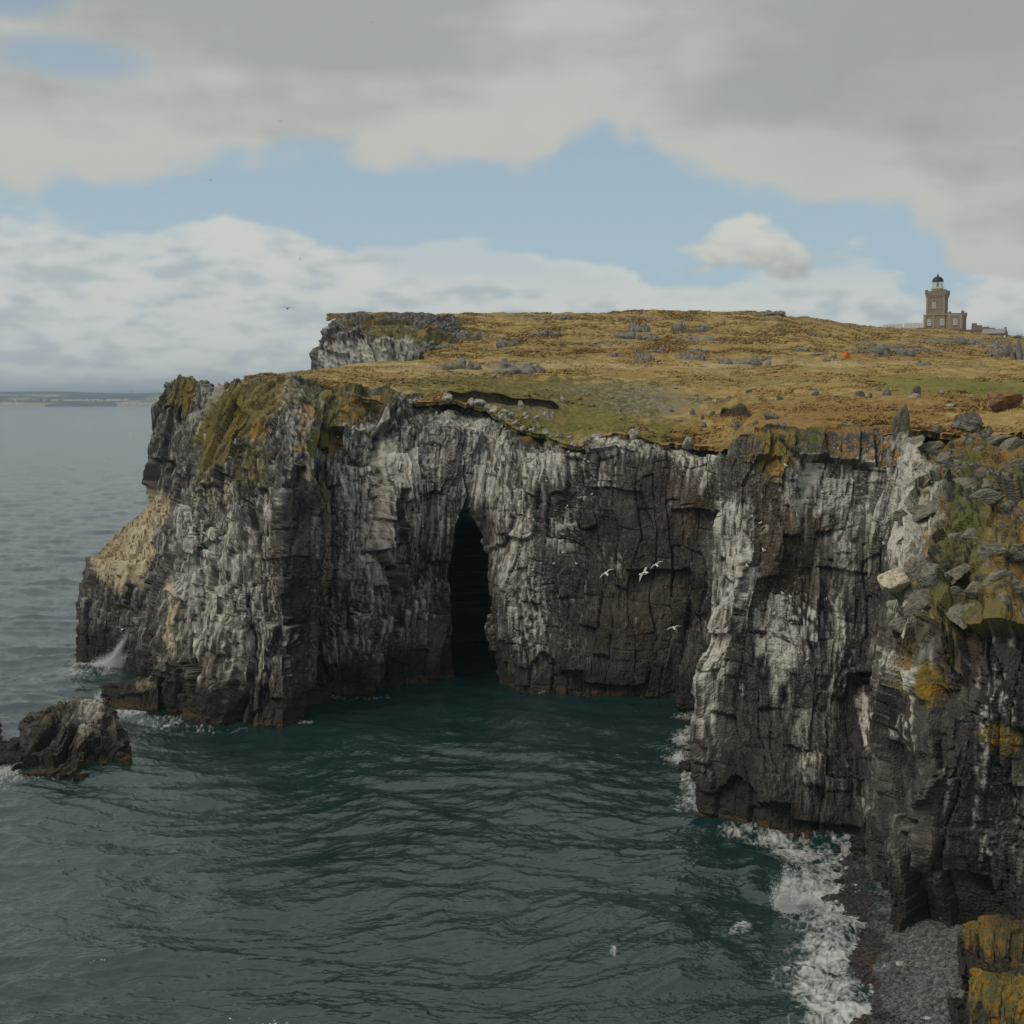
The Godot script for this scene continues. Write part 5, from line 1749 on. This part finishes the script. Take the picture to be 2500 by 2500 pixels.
		for k in n:
			var x := len * (k + 0.5)
			var pn := Node3D.new()
			pn.name = "panel"
			f.add_child(pn, true)
			pn.position = Vector3(x, 1.15, 0)
			for y in [-1.1, -0.35, 0.4, 1.1]:
				bx("rail", Vector3(len, 0.42 if y > 1.0 else 0.3, 0.1), Vector3(0, y, 0), mats.white_paint, pn)
			for c in 4:
				bx("upright", Vector3(0.3, 2.3, 0.11), Vector3(lerpf(-len / 2 + 0.08, len / 2 - 0.2, c / 3.0), 0, 0.02), mats.white_paint, pn)
	# garden wall, ruined store and cottage to the right of the tower
	var wall := base("garden_wall", unproject(2262, 806.5, 566), deg_to_rad(-18))
	tag(wall, "low dark stone wall in front of the lighthouse", "wall")
	for k in 12:
		bx("coping_stone", Vector3(2.15, 0.9 + 0.12 * (k % 3), 0.6), Vector3(k * 2.2 - 0.5, -0.2 - 0.04 * k, 0), mats.dark_stone, wall)
	var ruin := base("ruined_store", unproject(2384, 812, 572), deg_to_rad(-18))
	tag(ruin, "roofless stepped stone ruin with a square chimney stump right of the lighthouse", "ruin")
	bx("wall", Vector3(9.4, 2.0, 4.0), Vector3(2.8, 0.8, 0), mats.rubble, ruin)
	bx("chimney_stump", Vector3(2.1, 3.3, 2.0), Vector3(-1.0, 2.3, 0.3), mats.rubble, ruin)
	bx("gable_stub", Vector3(2.2, 1.3, 3.6), Vector3(1.2, 2.4, 0.0), mats.rubble, ruin)
	bx("wall_stub", Vector3(2.6, 0.6, 3.4), Vector3(3.8, 2.05, 0), mats.rubble, ruin)
	var cot := base("cottage", unproject(2428, 826, 545), deg_to_rad(-34))
	tag(cot, "stone cottage with grey slate roof and gable end below the ruin", "cottage")
	bx("wall", Vector3(9.0, 2.2, 5.4), Vector3(0, 0.7, 0), mats.rubble, cot)
	var rf := PrismMesh.new()
	rf.size = Vector3(6.2, 2.0, 9.2)
	var roof := obj("roof", rf, mats.slate, cot)
	roof.position = Vector3(0, 2.8, 0)
	roof.rotation.y = PI / 2
	bx("chimney", Vector3(0.7, 0.9, 0.7), Vector3(0, 1.2, 4.2), mats.rubble, roof)
	bx("door", Vector3(0.9, 1.7, 0.1), Vector3(-2.0, 0.7, 2.74), mats.dark_stone, cot)
	bx("window", Vector3(0.8, 0.8, 0.1), Vector3(1.0, 1.0, 2.74), mats.pane_glass, cot)
	var dish := SphereMesh.new()
	dish.radius = 0.45
	dish.height = 0.9
	var dd := base("white_disk", unproject(2453, 822, 538))  # round white dish by the gable, modelled as a ball on a stalk
	tag(dd, "round white buoy beside the cottage gable", "disk")
	obj("float", dish, mats.white_paint, dd)
	cyl("stalk", 0.1, 0.1, 1.2, Vector3(0, -0.7, 0), mats.dark_metal, dd, 8)
	shrub(unproject(2488, 826, 540), 2.0, "dark windswept shrub on the skyline beyond the cottage")
	shrub(unproject(2170, 807, 566), 1.6, "dark low shrub growing in front of the lattice fence")
	shrub(unproject(2120, 801, 560), 0.8, "tiny dark bush alone on the bare skyline")
	say("lighthouse")


func shrub(at: Vector3, size: float, label: String) -> void:
	var s := base("shrub", at)
	tag(s, label, "shrub")
	var st := SurfaceTool.new()
	st.begin(Mesh.PRIMITIVE_TRIANGLES)
	var r := RandomNumberGenerator.new()
	r.seed = int(size * 100)
	for k in 700:
		var d := Vector3(r.randfn(), absf(r.randfn()) * 0.6, r.randfn()) * size * 0.55
		var a := Vector3(r.randfn(), r.randfn(), r.randfn()) * 0.16
		var b := Vector3(r.randfn(), r.randfn(), r.randfn()) * 0.16
		st.add_vertex(d)
		st.add_vertex(d + a)
		st.add_vertex(d + b)
	st.generate_normals()
	obj("foliage", st.commit(), mat("shrub_leaf", Color(0.045, 0.05, 0.025), 0.8, 0.2), s)
	cyl("stem", 0.12, 0.08, size * 0.8, Vector3(0, size * 0.1, 0), mats.dark_stone, s, 6)


# ---------------------------------------------------------------- birds
func loft(st: SurfaceTool, rings: Array, sides: int) -> void:
	# rings: [centre, axis a, axis b, colour]
	for k in rings.size() - 1:
		for i in sides:
			var pts := []
			for q in [[k, i], [k + 1, i], [k, i + 1], [k, i + 1], [k + 1, i], [k + 1, i + 1]]:
				var g: Array = rings[q[0]]
				var an: float = TAU * q[1] / sides
				pts.append([g[0] + g[1] * cos(an) + g[2] * sin(an), g[3]])
			for v in pts:
				st.set_color(v[1])
				st.add_vertex(v[0])


func gull_mesh(lift: float, droop: float, dark: bool) -> ArrayMesh:
	# wings spread along x, head towards -z; one skin for body, head, tail and wings
	var st := SurfaceTool.new()
	st.begin(Mesh.PRIMITIVE_TRIANGLES)
	st.set_smooth_group(0)
	var white := Color(0.78, 0.78, 0.76) if not dark else Color(0.16, 0.16, 0.16)
	var grey := Color(0.42, 0.44, 0.46) if not dark else Color(0.1, 0.1, 0.1)
	var tip := Color(0.2, 0.2, 0.2) if not dark else Color(0.05, 0.05, 0.05)
	var yellow := Color(0.5, 0.36, 0.05)
	var rings := []
	for q in [[-0.275, 0.004, 0.004, 0.0, yellow], [-0.235, 0.014, 0.013, 0.0, yellow], [-0.225, 0.03, 0.03, 0.005, white], [-0.19, 0.046, 0.046, 0.01, white], [-0.15, 0.047, 0.047, 0.008, white], [-0.1, 0.062, 0.06, 0.0, white], [-0.02, 0.076, 0.074, -0.005, white], [0.07, 0.068, 0.064, -0.004, white], [0.15, 0.045, 0.036, 0.0, white], [0.2, 0.046, 0.014, 0.004, white], [0.29, 0.075, 0.006, 0.004, white], [0.295, 0.001, 0.001, 0.004, white]]:
		rings.append([Vector3(0, q[3], q[0]), Vector3(q[1], 0, 0), Vector3(0, q[2], 0), q[4]])
	loft(st, rings, 10)
	for s in [-1.0, 1.0]:
		rings = []
		for q in [[0.0, 0.085, 0.0, 0.03, 0.0, white], [0.12, 0.08, 0.35, 0.016, -0.01, grey], [0.26, 0.075, 0.9, 0.012, -0.045, grey], [0.40, 0.062, 0.95, 0.009, 0.0, grey], [0.50, 0.046, 0.75, 0.006, 0.035, grey], [0.58, 0.026, 0.45, 0.004, 0.065, tip], [0.63, 0.003, 0.2, 0.002, 0.09, tip]]:
			var y: float = lift * minf(q[0], 0.28) - droop * maxf(0.0, q[0] - 0.28)
			rings.append([Vector3(q[0] * s, 0.03 + y, q[4] - 0.02), Vector3(0, 0, q[1]), Vector3(0, q[3], 0), q[5]])
		loft(st, rings, 8)
	st.generate_normals()
	return st.commit()


func perched_mesh() -> ArrayMesh:
	var st := SurfaceTool.new()
	st.begin(Mesh.PRIMITIVE_TRIANGLES)
	st.set_smooth_group(0)
	var white := Color(0.78, 0.78, 0.75)
	var grey := Color(0.33, 0.35, 0.37)
	var black := Color(0.04, 0.04, 0.04)
	# breast to tail, then neck and head
	var rings := []
	for q in [[-0.13, 0.14, 0.01, white], [-0.11, 0.14, 0.055, white], [-0.05, 0.125, 0.085, white], [0.03, 0.11, 0.085, white], [0.1, 0.095, 0.06, grey], [0.17, 0.08, 0.035, grey], [0.25, 0.065, 0.018, black], [0.26, 0.065, 0.002, black]]:
		rings.append([Vector3(0, q[1], q[0]), Vector3(q[2], 0, 0), Vector3(0, q[2], q[2] * 0.2), q[3]])
	loft(st, rings, 10)
	rings = []
	for q in [[-0.075, 0.15, 0.05], [-0.095, 0.2, 0.042], [-0.105, 0.235, 0.048], [-0.115, 0.265, 0.045], [-0.118, 0.288, 0.02], [-0.118, 0.292, 0.001]]:
		rings.append([Vector3(0, q[1], q[0]), Vector3(q[2], 0, 0), Vector3(0, 0, q[2]), white])
	loft(st, rings, 10)
	rings = []
	for q in [[-0.15, 0.016], [-0.18, 0.012], [-0.215, 0.002]]:
		rings.append([Vector3(0, 0.25, q[0]), Vector3(q[1], 0, 0), Vector3(0, q[1], 0), Color(0.45, 0.36, 0.06)])
	loft(st, rings, 6)
	for s in [-1.0, 1.0]:
		rings = []
		for q in [[-0.07, 0.15, 0.03, grey], [0.02, 0.145, 0.055, grey], [0.12, 0.12, 0.04, grey], [0.2, 0.1, 0.02, black], [0.27, 0.085, 0.003, black]]:
			rings.append([Vector3(s * 0.075 * (1.0 - maxf(0.0, q[0]) * 2.5), q[1], q[0]), Vector3(0.018, 0, 0), Vector3(0, q[2], 0), q[3]])
		loft(st, rings, 6)
		rings = [[Vector3(s * 0.03, 0.06, -0.02), Vector3(0.008, 0, 0), Vector3(0, 0, 0.008), black], [Vector3(s * 0.03, 0.0, -0.03), Vector3(0.02, 0, 0), Vector3(0, 0, 0.025), black]]
		loft(st, rings, 5)
	st.generate_normals()
	return st.commit()


func build_birds() -> void:
	var flat := gull_mesh(0.2, 0.25, false)
	var arched := gull_mesh(0.5, 0.75, false)
	var dark := gull_mesh(0.35, 0.5, true)
	# [px, py, span px, roll, yaw, pitch, mesh, label, group]
	var sea_g := "gulls gliding in front of the dark wall"
	var sky_l := "distant seabird wheeling against the clouds"
	var list := [
		[1573, 1400, 62, -28, 150, 14, arched, "largest white gull gliding in front of the dark bay wall, wings arched", ""],
		[1480, 1400, 40, 36, 60, 20, flat, "white gull banking steeply beside the pointed white stain", sea_g],
		[1603, 1379, 38, 34, 40, 18, flat, "white gull with grey wings banking just above the largest gull", sea_g],
		[1645, 1533, 38, 15, 30, 14, flat, "white gull gliding level low in front of the dark bay wall", sea_g],
		[298, 1537, 40, -14, 70, -8, arched, "white gull flying over the wave spray at the left headland", ""],
		[597, 1505, 28, -4, 20, 4, flat, "white gull skimming across the fractured face of the left headland", ""],
		[320, 1057, 22, 10, 20, 10, flat, "small white gull flying low over the open sea", ""],
		[907, 55, 11, -40, 30, 0, dark, sky_l, "s"], [685, 296, 13, 0, 10, 0, dark, sky_l, "s"], [931, 341, 6, 20, 30, 0, dark, sky_l, "s"], [513, 440, 17, -8, 20, 0, dark, sky_l, "s"], [733, 632, 18, 78, 20, 20, dark, sky_l, "s"], [755, 686, 9, -45, 20, 0, dark, sky_l, "s"], [846, 669, 9, 5, 20, 0, dark, sky_l, "s"], [967, 651, 8, -40, 20, 0, dark, sky_l, "s"], [942, 686, 4, 0, 20, 0, dark, sky_l, "s"], [987, 694, 9, -60, 20, 0, dark, sky_l, "s"], [702, 753, 34, -3, 12, 0, dark, sky_l, "s"], [657, 873, 9, -40, 30, 0, dark, sky_l, "s"], [865, 765, 8, 0, 20, 0, dark, sky_l, "s"], [320, 955, 10, 0, 20, 0, dark, sky_l, "s"], [1333, 738, 6, 0, 10, 0, dark, sky_l, "s"], [1556, 701, 6, 0, 10, 0, dark, sky_l, "s"], [1474, 684, 5, 0, 10, 0, dark, sky_l, "s"], [675, 750, 4, 0, 10, 0, dark, sky_l, "s"], [1270, 725, 5, 0, 10, 0, dark, sky_l, "s"],
	]
	for a in list:
		var d := clampf(1.2 * F / a[2], 20.0, 700.0)
		var o := obj("gull" if a[6] != dark else "seabird", a[6], mats.tinted)
		o.position = unproject(a[0], a[1], d)
		o.rotation = Vector3(deg_to_rad(a[5]), deg_to_rad(a[4]) * 0.35 + (PI if a[4] > 120 else 0.0), deg_to_rad(a[3]))
		tag(o, a[7], "bird", "seabirds wheeling against the sky" if a[8] == "s" else a[8])
	# kittiwakes on the ledges: each stands on the ledge nearest to where the photograph shows one
	var pm := perched_mesh()
	var r := RandomNumberGenerator.new()
	r.seed = 77
	var want := [[1973, 1471], [1955, 1474], [1907, 1478], [1841, 1234], [1923, 1526], [1901, 1526], [2042, 1130], [1965, 1606], [1973, 1839], [1943, 1819], [2145, 1705], [1808, 1240], [1862, 1262], [1826, 1390], [1713, 1575], [1742, 1490], [1990, 1150], [2100, 1170], [2170, 1340], [2010, 1196], [1930, 1160], [1870, 1350]]
	for k in 60:
		want.append([r.randf_range(830, 1090), r.randf_range(1060, 1500)] if k < 38 else [r.randf_range(1200, 1480), r.randf_range(1100, 1420)])
	for w in want:
		var best := Vector3.ZERO
		var bd := 60.0
		for q in ledges:
			var px := to_pixel(q)
			var dist := px.distance_to(Vector2(w[0], w[1]))
			if dist < bd:
				bd = dist
				best = q
		if bd >= 60.0:
			continue
		var right: bool = w[0] > 1690
		var o := obj("kittiwake", pm, mats.tinted)
		o.position = best + Vector3(0, 0.0, 0.06)
		o.rotation.y = r.randf_range(-1.9, 1.9)
		o.scale = Vector3.ONE * 1.15
		tag(o, "small white and grey kittiwake perched on a ledge of the right buttress" if right else "small white and grey kittiwake perched on the bay cliff near the cave", "bird", "kittiwakes on the right buttress" if right else "kittiwakes on the bay cliff")
	var cm := perched_mesh()
	var o2 := obj("gull_on_pinnacle", cm, mats.tinted)
	o2.position = top_near(464, 925) + Vector3(0, 0.05, 0)
	o2.rotation.y = 1.2
	o2.scale = Vector3.ONE * 2.2
	tag(o2, "large gull standing on top of the lichen covered pinnacle", "bird")
	say("birds")


func top_near(px: float, py: float) -> Vector3:
	var best := unproject(px, py, 205)
	var bd := 40.0
	for q in ledges:
		var s := to_pixel(q)
		var dist := absf(s.x - px) + absf(s.y - py) * 0.6
		if dist < bd and q.z < -198.0 and q.z > -212.0:
			bd = dist
			best = q
	return best


# ---------------------------------------------------------------- small things
func build_small_things() -> void:
	# orange shelter on the hillside
	var g := on_ground(2065, 877)
	var t := base("survey_tent", g, 0.4)
	tag(t, "small bright orange shelter pitched in the tawny grass below the lighthouse", "tent")
	var pr := PrismMesh.new()
	pr.size = Vector3(1.3, 1.35, 1.1)
	obj("canvas", pr, mats.orange_cloth, t).position.y = 0.65
	bx("flap", Vector3(0.5, 0.9, 0.06), Vector3(0.45, 0.5, 0.56), mats.orange_cloth, t)
	cyl("ridge_pole", 0.04, 0.04, 1.5, Vector3(0, 1.32, 0), mats.driftwood, t, 6).rotation.x = PI / 2
	# driftwood plank leaning on the cliff foot
	var a := on_sea(2294, 2222, 2.2)
	var st := SurfaceTool.new()
	st.begin(Mesh.PRIMITIVE_TRIANGLES)
	var b := on_sea(2332, 2240, 1.7)
	a.y = beach_y(a.x, a.z) + 0.5
	b.y = beach_y(b.x, b.z) + 0.08
	var ax := (b - a).normalized()
	var n1 := ax.cross(Vector3.UP).normalized() * 0.05
	var n2 := ax.cross(n1).normalized() * 0.03
	loft(st, [[a, n1 * 0.1, n2 * 0.1, Color.WHITE], [a + ax * 0.02, n1, n2, Color.WHITE], [a.lerp(b, 0.5), n1 * 1.2, n2, Color.WHITE], [b - ax * 0.02, n1 * 0.8, n2, Color.WHITE], [b, n1 * 0.1, n2 * 0.1, Color.WHITE]], 6)
	st.generate_normals()
	var o := obj("driftwood", st.commit(), mats.driftwood)
	tag(o, "pale driftwood stick leaning against the foot of the right cliff", "driftwood")
	# survey posts on the far skyline
	for q in [[1142, 768, 8], [1562, 760, 8], [1732, 757, 5], [1868, 762, 6], [2008, 783, 5]]:
		var f := hill_ground(q[0], 428.0 if q[0] < 1900 else 470.0)
		var p := cyl("marker_post", 0.09, 0.07, q[2] * 430.0 / F + 1.2, Vector3.ZERO, mats.dark_metal, self, 6)
		p.name = unique_name("marker_post")
		p.position = f + Vector3(0, q[2] * 430.0 / F * 0.5, 0)
		tag(p, "thin dark marker post on the grassy skyline", "post", "marker posts on the skyline")
	# litter on the beach
	for q in [[2197, 2340, 0.22], [2268, 2475, 0.2], [2160, 2338, 0.16]]:
		var v := on_sea(q[0], q[1], 1.3)
		v.y = beach_y(v.x, v.z)
		var lo := obj("bleached_pebble", boulder_mesh(int(q[0]), 14, 9, Color(0.5, 0.49, 0.46)), mats.rock)
		lo.transform = Transform3D(Basis.from_scale(Vector3(q[2] * 1.4, q[2] * 0.7, q[2])), v + Vector3(0, q[2] * 0.3, 0))
		tag(lo, "single white stone on the dark shingle", "stone", "white stones on the shingle")
